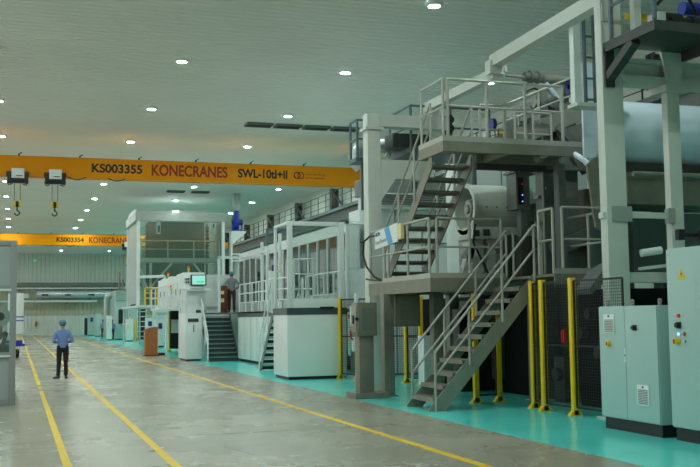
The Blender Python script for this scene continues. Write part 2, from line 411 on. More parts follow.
# ------------------------------------------------------------------ cranes
def crane(y, z0, z1, label, big):
    cr = thing('overhead_crane', label, 'crane', (8, y, z0))
    MB().box(-11.6, 17.05, y, y+.03, z0+.03, z1-.03).box(-11.6, 17.05, y+.52, y+.55, z0+.03, z1-.03).box(-11.6, 17.05, y-.04, y+.59, z0, z0+.03).box(-11.6, 17.05, y-.04, y+.59, z1-.03, z1).build('girder', 'crane', cr)
    MB().box(16.78, 17.26, y-1.1, y+1.6, z0-.16, z0+.3).cyl((16.85, y-.8, z0-.16), (17.15, y-.8, z0-.16), .12, 14).cyl((16.85, y+1.3, z0-.16), (17.15, y+1.3, z0-.16), .12, 14).build('end_truck', 'crane', cr, .02)
    m = MB(); x = -10.2
    while x < 16.5:
        m.box(x-.03, x+.03, y-.03, y+.1, z1, z1+.08); m.bar((x-.03, y-.01, z1+.05), (x+.12, y-.01, z1+.14), .035, .04); x += 2.55
    m.tube([(-11.4, y+.3, z1+.03), (16.5, y+.3, z1+.03)], .018, 6)
    m.build('cable_carrier', 'black', cr)
    for x0 in (2.05, 3.75):
        MB().tube([(x0+.75*t/10, y-.06, z0+.02-.12*math.sin(math.pi*t/10)) for t in range(11)], .022, 6).build('festoon_cable', 'black', cr)
    text_obj('KS003355' if big else 'KS003354', .40, 'lettering_number', 'black_text', cr, (3.05, y-.001, z0+.26), width=2.2, bold=.035)
    text_obj('KONECRANES', .52 if big else .5, 'lettering_maker', 'red_text', cr, (5.66, y-.001, z0+.2), width=3.45, bold=.028)
    text_obj('SWL-10tI+II', .42, 'lettering_load', 'black_text', cr, (9.6, y-.001, z0+.24), width=2.35, bold=.035)
    MB().ring((12.42, y, z0+.44), (0, -1, 0), .17, .115, .006).build('emblem_ring', 'black_text', cr)
    MB().ring((12.6, y-.002, z0+.44), (0, -1, 0), .17, .115, .006).build('emblem_ring', 'red_text', cr)
    text_obj('Konecranes Demag', .13, 'lettering_small', 'red_text', cr, (12.84, y-.001, z0+.43), width=.95)
    text_obj('LIFTING BUSINESSES', .07, 'lettering_small', 'black_text', cr, (12.84, y-.001, z0+.29), width=.95)
    return cr
CY, CZ = 45.0, 7.97
crane(CY, CZ, 8.86, 'near amber bridge crane across the hall, marked KS003355', True)
crane(86.0, 7.97, 8.88, 'far amber bridge crane marked KS003354, seen below the near one', False)
def hoist(x, y, z, lab):
    h = thing('electric_hoist', lab, 'hoist', (x, y, z), 'hoists running on the crane girders')
    MB().box(x-.25, x+.27, y-.36, y-.08, z+.02, z+.44).box(x-.22, x+.24, y-.38, y-.36, z+.07, z+.39).build('cover', 'white', h, .02)
    MB().box(x-.06, x+.2, y-.392, y-.382, z+.1, z+.14).build('stripe', 'red_text', h)
    m = MB().box(x-.42, x-.25, y-.34, y-.06, z-.2, z+.3).box(x+.27, x+.44, y-.34, y-.06, z-.2, z+.3).box(x-.36, x+.36, y-.3, y-.06, z-.14, z+.04)
    m.cyl((x-.34, y-.2, z-.05), (x+.34, y-.2, z-.05), .14, 16).cyl((x-.46, y-.2, z+.2), (x-.25, y-.2, z+.2), .12, 12).cyl((x+.25, y-.2, z+.2), (x+.46, y-.2, z+.2), .12, 12)
    m.tube([(x-.44, y-.25, z-.1), (x-.36, y-.25, z-.28), (x-.2, y-.25, z-.22)], .025, 6).tube([(x+.44, y-.25, z-.1), (x+.36, y-.25, z-.28), (x+.2, y-.25, z-.22)], .025, 6)
    m.build('trolley', 'black', h, .01)
    zb = 6.75
    for dx in (-.12, .12): MB().tube([(x+dx, y-.2, z-.15), (x+dx, y-.2, zb+.1)], .012, 6).build('rope', 'dark_steel', h)
    MB().box(x-.15, x-.06, y-.26, y-.14, zb-.16, zb+.12).box(x+.06, x+.15, y-.26, y-.14, zb-.16, zb+.12).build('hook_block', 'yellow', h, .015)
    MB().cyl((x-.06, y-.2, zb-.02), (x+.06, y-.2, zb-.02), .13, 16).cyl((x-.03, y-.2, zb-.2), (x+.03, y-.2, zb-.2), .09, 12).build('sheave', 'black', h)
    pts = [(x, y-.2, zb-.2), (x, y-.2, zb-.3)] + [(x+.1*math.sin(a), y-.2, zb-.4-.1*-math.cos(a)*1) for a in [math.radians(t) for t in range(20, 300, 28)]]
    MB().tube(pts, .028, 8).build('hook', 'black', h)
    return h
h1 = hoist(1.5, CY, 7.82, 'white hoist on the near crane, next to the girder number')
dup(h1, (-.04, CY, 7.82), 'white hoist on the near crane, farther from the girder number')
dup(h1, (8.8, 86.0, 7.82), 'small dark hoist hanging from the far crane beside the glass tower')

# ------------------------------------------------------------------ end wall services
def duct_run(name, label, cat, y, z, r, m, x0, x1, band):
    t = thing(name, label, cat, ((x0+x1)/2, y, z))
    MB().cyl((x0, y, z), (x1, y, z), r, 24).build('pipe', m, t)
    b = MB(); x = x0+band
    while x < x1: b.ring((x, y, z), (1, 0, 0), r+.025, r-.01, .05); x += band
    b.build('flange', 'galv_duct', t)
    b = MB(); x = x0+.8
    while x < x1: b.box(x-.03, x+.03, y-.05, y+.05, z-r-.1, z-r+.01).box(x-.05, x+.05, y-.05, YB-.05, z-r-.16, z-r-.1); x += 5.5
    b.build('bracket', 'dark_steel', t); return t
dd = duct_run('air_duct', 'fat silver ventilation duct along the end wall', 'duct', 128.35, 4.93, .42, 'silver', 2.3, 15, 1.5)
g = MB()
for x in (2.9, 5.6, 8.4): g.box(x, x+.75, 127.9, 127.97, 4.78, 4.98)
g.build('grille', 'dark_steel', dd)
duct_run('steel_pipe', 'white insulated pipe above the silver duct on end wall', 'pipe', 128.7, 5.7, .1, 'white', -6, 15, 4)
duct_run('steel_pipe', 'white insulated pipe below the silver duct on end wall', 'pipe', 128.6, 4.1, .15, 'white', -6, 9.5, 4)
ct = thing('cable_tray', 'dark cable tray band high on the end wall', 'cable tray', (4, 128.9, 6))
MB().box(-8, 15, 128.7, 129.2, 5.95, 5.98).box(-8, 15, 128.68, 128.7, 5.95, 6.4).box(-8, 15, 129.2, 129.22, 5.95, 6.4).build('tray', 'grey_steel', ct)
MB().cyl((-8, 128.9, 6.08), (15, 128.9, 6.08), .07, 10).cyl((-8, 129.06, 6.07), (15, 129.06, 6.07), .06, 10).build('cable', 'black', ct)
ex = thing('fire_extinguisher', 'red fire extinguisher hanging on the end wall', 'fire extinguisher', (2.3, 129.2, 1.05))
MB().tube([(2.3, 129.2, 1.05), (2.3, 129.2, 1.1), (2.3, 129.2, 1.5), (2.3, 129.2, 1.58), (2.3, 129.2, 1.62)], [.09, .1, .1, .06, .03], 16).build('cylinder', 'red', ex)
MB().box(2.24, 2.36, 129.15, 129.22, 1.62, 1.68).tube([(2.36, 129.18, 1.64), (2.44, 129.15, 1.5), (2.42, 129.15, 1.3)], .015, 6).build('valve', 'black', ex)
MB().box(2.14, 2.46, 129.36, 129.42, 1.0, 1.75).build('backboard', 'cream', ex)
es = thing('exit_sign', 'small green lit exit sign high on the end wall', 'sign', (2.05, 129.3, 9.1))
MB().box(1.92, 2.18, 129.35, 129.42, 9.1, 9.26).build('case', 'exit_green', es)
sw = thing('wall_box', 'small pale box on the end wall beneath the pipes', 'box', (1.0, 129.3, 4.6))
MB().box(.7, 1.45, 129.1, 129.40, 4.5, 5.1).build('case', 'cab_green', sw, .02); MB().box(.74, 1.41, 129.08, 129.1, 4.54, 5.06).build('door', 'white', sw)

# ------------------------------------------------------------------ grey framed guard at the aisle edge
gf = thing('machine_guard', 'grey framed guard with glass panes at the aisle edge', 'guard', (-.7, 22.3, 0))
YG = 22.25
m = MB()
for x in (-.07, -1.65): m.box(x-.065, x+.065, YG, YG+.13, 0, 3.45)
for z0, z1 in ((0.0, .12), (1.02, 1.1), (2.40, 2.5), (3.35, 3.45)): m.box(-1.6, -.13, YG+.015, YG+.115, z0, z1)
for z0, z1 in ((1.02, 1.1), (2.40, 2.5), (3.35, 3.45), (0, .12)): m.box(-.12, -.02, YG+.13, YG+5.0, z0, z1)
m.box(-.135, -.005, YG+5, YG+5.13, 0, 3.45)
m.build('frame', 'guard_frame', gf, .006)
MB().box(-1.6, -.13, YG+.05, YG+.065, .12, 1.02).build('panel', 'guard_sheet', gf)
MB().box(-1.6, -.13, YG+.05, YG+.065, 2.5, 3.35).build('panel', 'guard_sheet', gf)
MB().box(-1.6, -.13, YG+.06, YG+.066, 1.1, 2.4).build('pane', 'glass', gf)
MB().box(-1.62, -.11, YG-.012, YG+.016, 2.38, 2.43).build('edge_strip', 'white', gf)
MB().box(-1.62, -.11, YG-.012, YG+.016, 1.0, 1.04).build('edge_strip', 'white', gf)
sm = thing('slitting_machine', 'machine with rolls and levers behind the grey guard pane', 'machine', (-.8, 24, 0))
MB().box(-1.55, -.4, 23.6, 25.4, 0, 1.15).box(-1.5, -1.35, 23.6, 25.4, 1.15, 2.3).build('bed', 'dark_steel', sm, .02)
MB().ring((-.34, 23.35, 1.85), (0, -1, 0), .22, .1, .12).build('roll', 'silver', sm)
MB().cyl((-.34, 23.3, 1.85), (-.34, 24.2, 1.85), .09, 16).build('shaft', 'dark_steel', sm)
MB().cyl((-1.3, 24.2, 1.5), (-.3, 24.2, 1.5), .16, 20).cyl((-1.3, 24.6, 1.95), (-.3, 24.6, 1.95), .1, 16).build('roller', 'steel', sm)
MB().bar((-.9, 23.4, 1.1), (-.2, 23.4, 1.5), .06, .1).bar((-.2, 23.4, 1.5), (-.3, 23.4, 1.15), .06, .08).bar((-.7, 23.38, 1.25), (-.3, 23.38, 1.05), .05, .06).build('lever', 'grey_steel', sm)
MB().box(-.62, -.14, 23.4, 23.9, .9, 1.25).build('side_plate', 'blue_grey', sm, .02)

# wrapped roll on its trolley
pj = thing('roll_trolley', 'blue wheeled trolley under the tall white wrapped roll', 'trolley', (.1, 50.5, 0))
MB().box(-.5, .28, 50, 51.2, .62, .84).box(-.5, .42, 50.0, 50.08, .56, .68).build('platform', 'blue', pj, .02)
for x, y in ((-.4, 50.15), (.02, 50.15), (-.4, 51), (.1, 51)):
    w_ = MB().ring((x-.05, y, .2), (1, 0, 0), .2, .09, .09).cyl((x-.06, y, .2), (x+.05, y, .2), .1, 16).build('wheel', 'black_rubber', pj)
    MB().box(x-.07, x-.05, y-.05, y+.05, .2, .62).box(x+.05, x+.07, y-.05, y+.05, .2, .62).build('fork', 'grey_steel', w_)
wr = thing('wrapped_roll', 'tall white wrapped roll with two blue bands on blue trolley', 'roll', (-.03, 50.6, .84))
MB().cyl((-.03, 50.6, 1.12), (-.03, 50.6, 3.07), .36, 28).build('wrap', 'white', wr, .02)
MB().ring((-.03, 50.6, 1.92), (0, 0, 1), .367, .355, .05).build('band', 'blue', wr)
MB().ring((-.03, 50.6, 1.74), (0, 0, 1), .367, .355, .05).build('band', 'blue', wr)
MB().cyl((-.03, 50.6, .842), (-.03, 50.6, 1.13), .3, 24).build('core', 'cream', wr)

# ------------------------------------------------------------------ people
def skin(name, chains, m, parent, sub=2):
    """chains: list of lists of (x,y,z,r); points with equal coordinates are shared; grown into one continuous surface"""
    bm = bmesh.new(); L = bm.verts.layers.skin.verify(); seen = {}
    def vert(p):
        k = tuple(round(v, 4) for v in p[:3])
        if k not in seen:
            v = bm.verts.new(p[:3]); rr = p[3] if isinstance(p[3], tuple) else (p[3], p[3])
            v[L].radius = rr; v[L].use_root = (len(seen) == 0); seen[k] = v
        return seen[k]
    for ch in chains:
        vs = [vert(p) for p in ch]
        for a, b in zip(vs, vs[1:]):
            if not bm.edges.get((a, b)): bm.edges.new((a, b))
    me = D.meshes.new(name); bm.to_mesh(me); bm.free()
    o = D.objects.new(name, me); C.objects.link(o)
    s = o.modifiers.new('s', 'SKIN'); s.use_smooth_shade = True
    q = o.modifiers.new('q', 'SUBSURF'); q.levels = sub; q.render_levels = sub
    dg = bpy.context.evaluated_depsgraph_get(); dg.update()
    nm = D.meshes.new_from_object(o.evaluated_get(dg)); nm.materials.clear(); nm.materials.append(M[m]); nm.name = name
    for pl in nm.polygons: pl.use_smooth = True
    o.modifiers.clear(); o.data = nm; D.meshes.remove(me); o.parent = parent
    return o

def hand(p, dirn, side, fwd):
    """palm, four fingers and a thumb as skin chains from the wrist p"""
    p, dn, sd, fw = V(p), V(dirn).normalized(), V(side).normalized(), V(fwd).normalized()
    ch = []; palm = p+dn*.07
    ch.append([(*p, .024), (*palm, (.036, .018))])
    for k, ln in zip((-1.5, -.5, .5, 1.5), (.062, .075, .08, .07)):
        a = palm+sd*(k*.018)+dn*.02; b = a+dn*ln*.55+fw*.008; c = b+dn*ln*.3+fw*.03
        ch.append([(*palm, (.036, .018)), (*a, .0095), (*b, .0088), (*c, .0075)])
    t = p+dn*.035+sd*.035; t2 = t+sd*.025+dn*.03+fw*.015
    ch.append([(*p, .024), (*t, .012), (*t2, .009)])
    return ch

def person(label, loc, rz, shirt, pants, arms, legs, height=1.75, cap='cap', look=-0.03):
    r = thing('person', label, 'person', loc); r.rotation_euler = (0, 0, rz); s = height/1.75; r.scale = (s, s, s)
    PEL, SP, CH, NB = (0, 0, .95), (0, .01, 1.12), (0, .0, 1.32), (0, .0, 1.46)
    nk, hb, hm, ht = (0, .02+look*-.3, 1.525), (0, .045-look*.5, 1.575), (0, .045-look, 1.635), (0, .03-look, 1.70)
    body = [[(*PEL, (.14, .1)), (*SP, (.13, .095)), (*CH, (.155, .1)), (*NB, (.09, .07)), (*nk, .056), (*hb, (.066, .075)), (*hm, (.076, .094)), (*ht, (.062, .075))]]
    body.append([(*hm, (.076, .094)), (0, hm[1]+.1, hm[2]-.015, .014)])                      # nose
    for sd in (-1, 1): body.append([(*hm, (.076, .094)), (sd*.085, hm[1]-.005, hm[2], .016)])  # ears
    sh_ch = [[(0, 0, .9, (.175, .13)), (*PEL, (.178, .132)), (*SP, (.158, .12)), (*CH, (.182, .122)), (*NB, (.1, .082)), (0, .012, 1.495, (.062, .06))]]
    for sd, (el, wr, hd, fw) in zip((-1, 1), arms):
        S = (sd*.18, 0, 1.385); el = V(el); wr = V(wr); fa = el.lerp(wr, .45)
        arm = [(*CH, (.155, .1)), (*S, .062), (*V(S).lerp(el, .5), .05), (*el, .042), (*fa, .04), (*wr, .027)]
        body.append(arm); body += hand(wr, hd, (sd*-.6, .4, .2), fw)
        sh_ch.append([(*CH, (.182, .122)), (*S, .072), (*V(S).lerp(el, .5), .066), (*el, .06), (*fa, .054), (*el.lerp(wr, .88), .044)])
    pt = [[(*PEL, (.165, .125)), (0, 0, 1.08, (.15, .115))]]
    for sd, (kn, an, toe) in zip((-1, 1), legs):
        hp = (sd*.095, 0, .88); kn = V(kn); an = V(an); toe = V(toe)
        body.append([(*PEL, (.14, .1)), (*hp, .085), (*V(hp).lerp(kn, .5), .075), (*kn, .055), (*kn.lerp(an, .35), .054), (*an, .036), (*an.lerp(toe, .5)-V((0, 0, .02)), .034), (*toe, .028)])
        pt.append([(*PEL, (.165, .125)), (*hp, .108), (*V(hp).lerp(kn, .5), .09), (*kn, .073), (*kn.lerp(an, .5), .068), (*an+V((0, 0, -.015)), .062)])
    skin('body', body, 'skin', r)
    skin('shirt', sh_ch, shirt, r); skin('trousers', pt, pants, r)
    def local(mb, name, m):
        me = mb.mesh(); me.materials.append(M[m]); o = D.objects.new(name, me); C.objects.link(o); o.parent = r; return o
    for sd, (kn, an, toe) in zip((-1, 1), legs):
        an, toe = V(an), V(toe); hl = an-(toe-an)*.45
        skin('shoe', [[(hl.x, hl.y, .05, (.042, .04)), (*an.lerp(toe, .35).xy, .05, (.045, .042)), (*toe.xy, .038, (.05, .032)), (*(toe+(toe-an)*.3).xy, .032, (.036, .024))]], 'shoe', r)
    capc = (0, hm[1]-.012, hm[2]+.035)
    local(MB().sphere(capc, .112, 16, (.98, 1.08, .86)).ring((0, hm[1]-.005, hm[2]+.01), (0, -.2, 1), .108, .09, .022), 'hairnet', cap)
    local(MB().sphere((0, hm[1]-.035, hm[2]-.035), .078, 12, (.98, .8, .75)), 'hair', 'hair')
    return r
ST = [((-.1, .02, .5), (-.11, -.02, .09), (-.13, .12, .04)), ((.1, .02, .5), (.1, -.02, .09), (.13, .12, .04))]
fwd = (0, .6, -.3)
man_arms = [((-.27, -.06, 1.13), (-.16, .19, 1.08), (.5, .8, .1), (.3, 0, .4)), ((.27, -.06, 1.13), (.17, .19, 1.08), (-.5, .8, .1), (-.3, 0, .4))]
man_legs = [((-.1, .03, .5), (-.125, -.01, .09), (-.23, .1, .04)), ((.1, .03, .5), (.105, .0, .09), (.15, .15, .04))]
person('man in light blue shirt, black trousers and blue hairnet walking down the aisle', (1.33, 31.4, 0), math.radians(4), 'shirt_blue', 'trousers', man_arms, man_legs, 1.76, look=-.05)
akimbo = [((-.34, -.1, 1.14), (-.17, .08, 1.0), (.7, .3, -.3), (.2, .4, 0)), ((.34, -.1, 1.14), (.17, .08, 1.0), (-.7, .3, -.3), (-.2, .4, 0))]
person('operator in grey shirt and blue hairnet standing on the raised machine deck', (9.0, 43.6, 2.0), math.radians(-8), 'shirt_grey', 'trousers_brown', akimbo, ST, 1.8)
down = [((-.24, -.02, 1.12), (-.22, .12, .88), (0, .2, -1), (0, .5, .1)), ((.24, -.02, 1.12), (.22, .12, .88), (0, .2, -1), (0, .5, .1))]
person('far worker in blue shirt and dark trousers between grey cabinets', (7.75, 97.0, 0), math.radians(150), 'shirt_blue', 'trousers_brown', down, ST, 1.8)
person('far worker in blue shirt partly hidden behind a grey cabinet', (7.88, 89.02, 0), math.radians(175), 'shirt_blue', 'trousers', down, ST, 1.75)

# ------------------------------------------------------------------ stairs
def stairs(name, label, p0, p1, width, n, m_tread, m_str, m_rail, side, closed=False, riser_h=1.0, rails=(1, 1), tread_d=.24, sh=.2, loops=False, rail_h=1.0, rr=.021, rail_ext=True):
    """p0 bottom centre, p1 top centre; side = unit vector across"""
    p0, p1, sd = V(p0), V(p1), V(side); t = thing(name, label, 'staircase', p0)
    run = V((p1.x-p0.x, p1.y-p0.y, 0)); rd = run.normalized(); rise = p1.z-p0.z
    sl = (p1-p0).normalized()
    for k in (-1, 1):
        a = p0+sd*(k*width/2); L = run.length; slp = rise/L; hv = sh*math.hypot(1, slp)
        prof = [(0, 0), (hv/slp, 0), (L, rise-hv), (L, rise+.05), (0, .05)]
        MB().prism([a+rd*x+V((0, 0, z))-sd*(.012*k) for x, z in prof], sd*(.024*k)).build('stringer', m_str, t)
    for i in range(1, n):
        q = p0+run*(i/n)+V((0, 0, rise*i/n)); mb = MB()
        a = q-sd*(width/2-.014); b = q+sd*(width/2-.014)
        o_ = rd*(tread_d/2)
        mb.bar(a+rd*.02, b+rd*.02, tread_d, .035 if riser_h == 1 else .09)
        if closed: MB().bar(a+rd*(-tread_d/2+.04)-V((0, 0, rise/n/2+.02)), b+rd*(-tread_d/2+.04)-V((0, 0, rise/n/2+.02)), .012, (rise/n-.03)*riser_h).build('riser_or_dark_gap', 'riser_or_dark_gap', t)
        else: mb.bar(a-rd*(tread_d/2-.03)-V((0, 0, .03)), b-rd*(tread_d/2-.03)-V((0, 0, .03)), .012, .07)
        mb.build('tread', m_tread, t)
    for k, on in zip((-1, 1), rails):
        if not on: continue
        a = p0+sd*(k*(width/2+.03)); b = p1+sd*(k*(width/2+.03)); mb = MB(); up = V((0, 0, rail_h))
        a1 = a+run*.06+V((0, 0, rise*.06))
        mid = V((0, 0, rail_h*.52))
        nb = 3
        for j in range(nb+1):
            q = a1+(b-a1)*(j/nb); mb.tube([q-V((0, 0, .1 if j else rise*.06)), q+up], rr, 8)
        mb.tube([a1+up-V((0, 0, .03)), a1+up+V((0, 0, .0))+rd*.02, b+up], rr, 8)
        mb.tube([a1+mid, b+mid], rr*.9, 8)
        if rail_ext: mb.tube([b+up, b+up+rd*.12, b+rd*.16+V((0, 0, rail_h-.1)), b+rd*.16], rr, 8)
        mb.build('handrail', m_rail, t)
    return t

# ------------------------------------------------------------------ long coating line with raised deck (middle distance)
DK = 2.0
ln = thing('coating_line', 'long white coating line with raised deck and glazed side', 'machine', (9, 36, 0))
def panelled(mb, x, y0, y1, z0, z1, n, t=.03, gap=.012):
    dy = (y1-y0)/n
    for k in range(n): mb.box(x, x+t, y0+k*dy+gap/2, y0+(k+1)*dy-gap/2, z0, z1)
    return mb
panelled(MB(), 8.66, 32.0, 40.7, .12, 1.80, 8).build('side_panel', 'white', ln, .006)
MB().box(8.69, 8.72, 32.0, 40.7, .1, 2.0).box(8.7, 13.4, 40.66, 40.7, .1, 2.0).build('backing', 'dark_steel', ln)
MB().box(8.64, 8.69, 32, 40.7, 1.80, 1.99).build('trim_band', 'band', ln)
MB().box(8.76, 13.4, 32, 40.7, 0, .12).box(7.3, 8.9, 27.46, 28.95, 0, .09).build('plinth', 'plinth', ln)
MB().box(8.64, 13.4, 28.95, 46.2, 1.94, DK).box(7.4, 8.64, 42.62, 46.2, 1.94, DK).build('deck', 'grey_steel', ln)
bx = MB().box(7.24, 9.0, 27.4, 29.0, .09, 1.83).build('end_cabinet', 'white', ln, .015)
MB().box(7.23, 9.01, 27.39, 29.01, 1.83, 2.02).build('trim_band', 'band', ln)
MB().box(8.2, 8.62, 27.36, 27.4, 1.98, 2.05).build('latch_bar', 'black', ln)
# glazed frame on the end cabinet
fr = MB()
for x in (7.33, 8.87): fr.box(x-.08, x+.08, 27.38, 27.44, 2.02, 4.48)
fr.box(7.43, 8.77, 27.38, 27.48, 4.36, 4.48).box(7.43, 8.77, 27.38, 27.48, 2.02, 2.28).box(7.25, 7.33, 27.48, 28.9, 4.4, 4.48).box(7.25, 7.33, 28.85, 28.95, 2.02, 4.48)
fr.build('frame', 'white', ln, .008)
MB().box(7.43, 8.77, 27.42, 27.432, 2.28, 4.36).build('pane', 'glass', ln)

fr = MB()
fr.box(9.0, 9.75, 27.38, 27.46, 4.42, 4.5).box(9.0, 9.1, 27.38, 27.46, 2.02, 4.5).box(9.64, 9.75, 27.38, 27.46, 2.02, 4.5).box(9.33, 9.38, 27.4, 27.45, 3.1, 4.42)
fr.build('frame', 'white_alu', ln, .006)
MB().box(9.1, 9.64, 27.41, 27.42, 3.15, 4.42).build('pane', 'smoke', ln)
MB().box(9.1, 9.64, 27.42, 27.45, 2.0, 3.15).build('door', 'white_alu', ln)
MB().box(9.05, 9.1, 27.33, 27.38, 1.7, 1.82).build('interlock', 'orange', ln)
# glazed wall of the machine above the deck
WX = 9.65
fr = MB(); ys = [28.9+1.15*k for k in range(15)]
for y in ys: fr.box(WX-.05, WX+.05, y-.05, y+.05, DK, 4.35)
fr.box(WX-.05, WX+.05, ys[0], ys[-1], 4.32, 4.42).box(WX-.05, WX+.05, ys[0], ys[-1], 2.0, 2.45)
fr.build('window_frame', 'white_alu', ln)
for a, b in zip(ys, ys[1:]): MB().box(WX-.01, WX+.0, a+.05, b-.05, 2.45, 4.32).build('pane', 'smoke', ln)
MB().box(WX-.02, 13.6, ys[0], ys[-1], 4.42, 4.68).build('roof_hood', 'white_alu', ln)
MB().box(13.3, 13.4, ys[0], ys[-1], DK, 4.42).build('rear_wall', 'white', ln)
for k in range(14):
    y = 29.5+1.12*k
    MB().cyl((9.95+.2*(k % 2), y, 3.4+.35*math.sin(k*1.7)), (13.2, y, 3.4+.35*math.sin(k*1.7)), .22+.06*(k % 3), 18).build('roller', 'silver', ln)
    MB().box(10.0, 10.1, y-.25, y+.25, DK, 4.2).build('side_frame', 'grey_steel' if k % 2 else 'white', ln)
rail([(8.72, 32.6, DK), (8.72, 40.6, DK)], 1.12, .028, (.33, .66), .032, 1.1).build('guardrail', 'white_alu', ln)
rail([(9.2, 28.2, DK), (9.2, 32.3, DK)], 1.12, .028, (.4,), .034, 1.0).build('guardrail', 'white_alu', ln)
rail([(7.9, 29.05, DK), (8.5, 29.05, DK)], 1.5, .03, (.4, .7), .03, .6).build('guardrail', 'white_alu', ln)
MB().box(7.82, 7.92, 40.6, 40.7, 2.0, 4.25).box(7.82, 10, 40.6, 40.7, 4.2, 4.3).box(8.7, 8.8, 36.7, 36.8, 2, 4.6).box(8.7, 8.8, 34.0, 34.1, 2, 4.7).box(8.72, 8.78, 34, 40.7, 4.2, 4.26).build('gantry_frame', 'white_alu', ln)
MB().box(8.25, 9.4, 34.0, 34.07, 4.78, 4.87).box(8.25, 8.32, 34.0, 34.07, 4.25, 4.78).build('overhead_bar', 'blue_grey', ln)
MB().box(8.25, 8.32, 34.0, 34.07, 2.0, 4.25).box(8.32, 8.66, 34, 34.07, 1.94, 2.0).build('gantry_frame', 'white_alu', ln)
MB().box(8.9, 9.15, 36.2, 36.5, DK, 3.5).build('terminal', 'white', ln, .02)
MB().cyl((8.62, 33.6, 3.35), (8.55, 33.6, 3.35), .045, 12).build('button', 'yellow', ln)
MB().box(8.58, 8.66, 34.5, 34.62, 3.4, 3.62).build('tag_plate', 'navy', ln)
stairs('deck_staircase', 'white steep steps up to the coating deck behind the white end cabinet', (8.18, 32.85, 0), (8.18, 30.95, 2.0), .92, 9, 'white', 'grey_steel', 'white_alu', (1, 0, 0), closed=True, riser_h=.55, sh=.16, rail_h=1.0, rr=.024)  # dark risers here paint the shade in the gaps between treads
lgp = thing('corner_guard', 'short yellow strip on the white side panel behind the steep white steps', 'guard strip', (8.62, 33.6, 1.5))
MB().box(8.6, 8.66, 33.9, 34.0, 1.5, 2.0).build('strip', 'yellow', lgp)
stairs('wide_staircase', 'wide steps with dark teal treads up to the machine deck', (8.07, 40.6, 0), (8.07, 42.6, 2.0), 1.24, 11, 'teal_step', 'grey_steel', 'white_alu', (1, 0, 0), closed=True, tread_d=.22, sh=.18, rails=(1, 0), rr=.032, rail_h=.95)

# operator console
cb = thing('control_cabinet', 'white floor cabinet beside the wide teal stairs, under the console', 'cabinet', (7.1, 42.5, 0))
MB().box(6.66, 7.36, 41.7, 43.6, .08, 1.98).build('body', 'white', cb, .012); MB().box(6.72, 7.3, 41.76, 43.5, 0, .08).build('plinth', 'plinth', cb)
MB().box(6.76, 7.2, 41.68, 41.7, 1.62, 1.76).build('grille', 'dark_steel', cb)
MB().box(6.98, 7.02, 41.68, 41.7, 1.2, 1.5).build('label_strip', 'blue_grey', cb)
cs = thing('operator_console', 'white operator console with lit screen at the stair head', 'console', (7.1, 42.2, 1.98))
MB().prism([(6.7, 42.35, 1.985), (6.7, 43.2, 1.985), (6.7, 43.2, 3.72), (6.7, 42.55, 3.72), (6.7, 42.45, 3.0), (6.7, 42.35, 2.95)], (.92, 0, 0)).build('body', 'white', cs, .015)
MB().prism([(6.75, 42.05, 2.93), (6.75, 42.5, 2.97), (6.75, 42.5, 3.03), (6.75, 42.05, 2.98)], (1.05, 0, 0)).build('keyboard_shelf', 'white_alu', cs)
MB().box(6.95, 7.5, 42.1, 42.35, 2.99, 3.015).build('keyboard', 'dark_steel', cs)
sb = MB().box(7.0, 7.66, 42.38, 42.5, 3.16, 3.62).build('bezel', 'black', cs, .01)
MB().box(7.05, 7.61, 42.372, 42.38, 3.2, 3.58).build('screen', 'screen', sb)
MB().box(7.22, 7.56, 42.366, 42.372, 3.28, 3.36).build('screen_bar', 'screen_green', sb)
m = MB()
for k in range(4): m.cyl((6.8+.1*(k % 2), 42.52, 3.3+.14*(k//2)), (6.8+.1*(k % 2), 42.4, 3.3+.14*(k//2)), .035, 10)
m.build('buttons', 'black', cs)
MB().box(7.2, 7.6, 42.33, 42.5, 2.0, 2.12).build('foot_vent', 'dark_steel', cs)
rail([(6.69, 41.75, 1.98), (6.69, 43.55, 1.98)], 1.05, .024, (.5,), .028, .9).build('guardrail', 'white_alu', cs)
bc = thing('wooden_cabinet', 'small brown cabinet on the raised deck beside the operator in grey', 'cabinet', (8.38, 43.5, 2.0))
MB().box(8.42, 8.76, 43.3, 43.8, 2.0, 3.18).build('body', 'wood_dark', bc, .01)
MB().box(8.46, 8.6, 43.28, 43.3, 2.8, 2.95).box(8.46, 8.6, 43.28, 43.3, 2.45, 2.62).build('notice', 'cream', bc)

# podium
pd = thing('podium', 'brown wooden lectern with curved top standing on the teal floor edge', 'lectern', (6.1, 48.9, 0))
MB().prism([(5.85, 48.7, .02), (6.45, 48.7, .02), (6.45, 48.7, 1.36), (6.25, 48.7, 1.38), (6.0, 48.7, 1.33), (5.85, 48.7, 1.24)], (0, .04, 0)).build('front_panel', 'wood', pd)
MB().box(5.85, 5.89, 48.74, 49.3, .02, 1.22).build('side_panel', 'wood', pd); MB().box(6.41, 6.45, 48.74, 49.3, .02, 1.34).build('side_panel', 'wood', pd)
MB().quadbox([(5.83, 48.66, 1.25), (6.47, 48.66, 1.37), (6.47, 49.34, 1.3), (5.83, 49.34, 1.18), (5.83, 48.66, 1.28), (6.47, 48.66, 1.4), (6.47, 49.34, 1.33), (5.83, 49.34, 1.21)]).build('top', 'wood', pd)
MB().box(5.8, 6.5, 48.64, 49.36, 0, .05).build('base', 'wood_dark', pd)
bg = thing('floor_box', 'small dark box on the floor behind the wooden lectern', 'box', (6.75, 49.6, 0))
MB().box(6.6, 6.9, 49.4, 49.8, .004, .12).build('case', 'black', bg, .02)

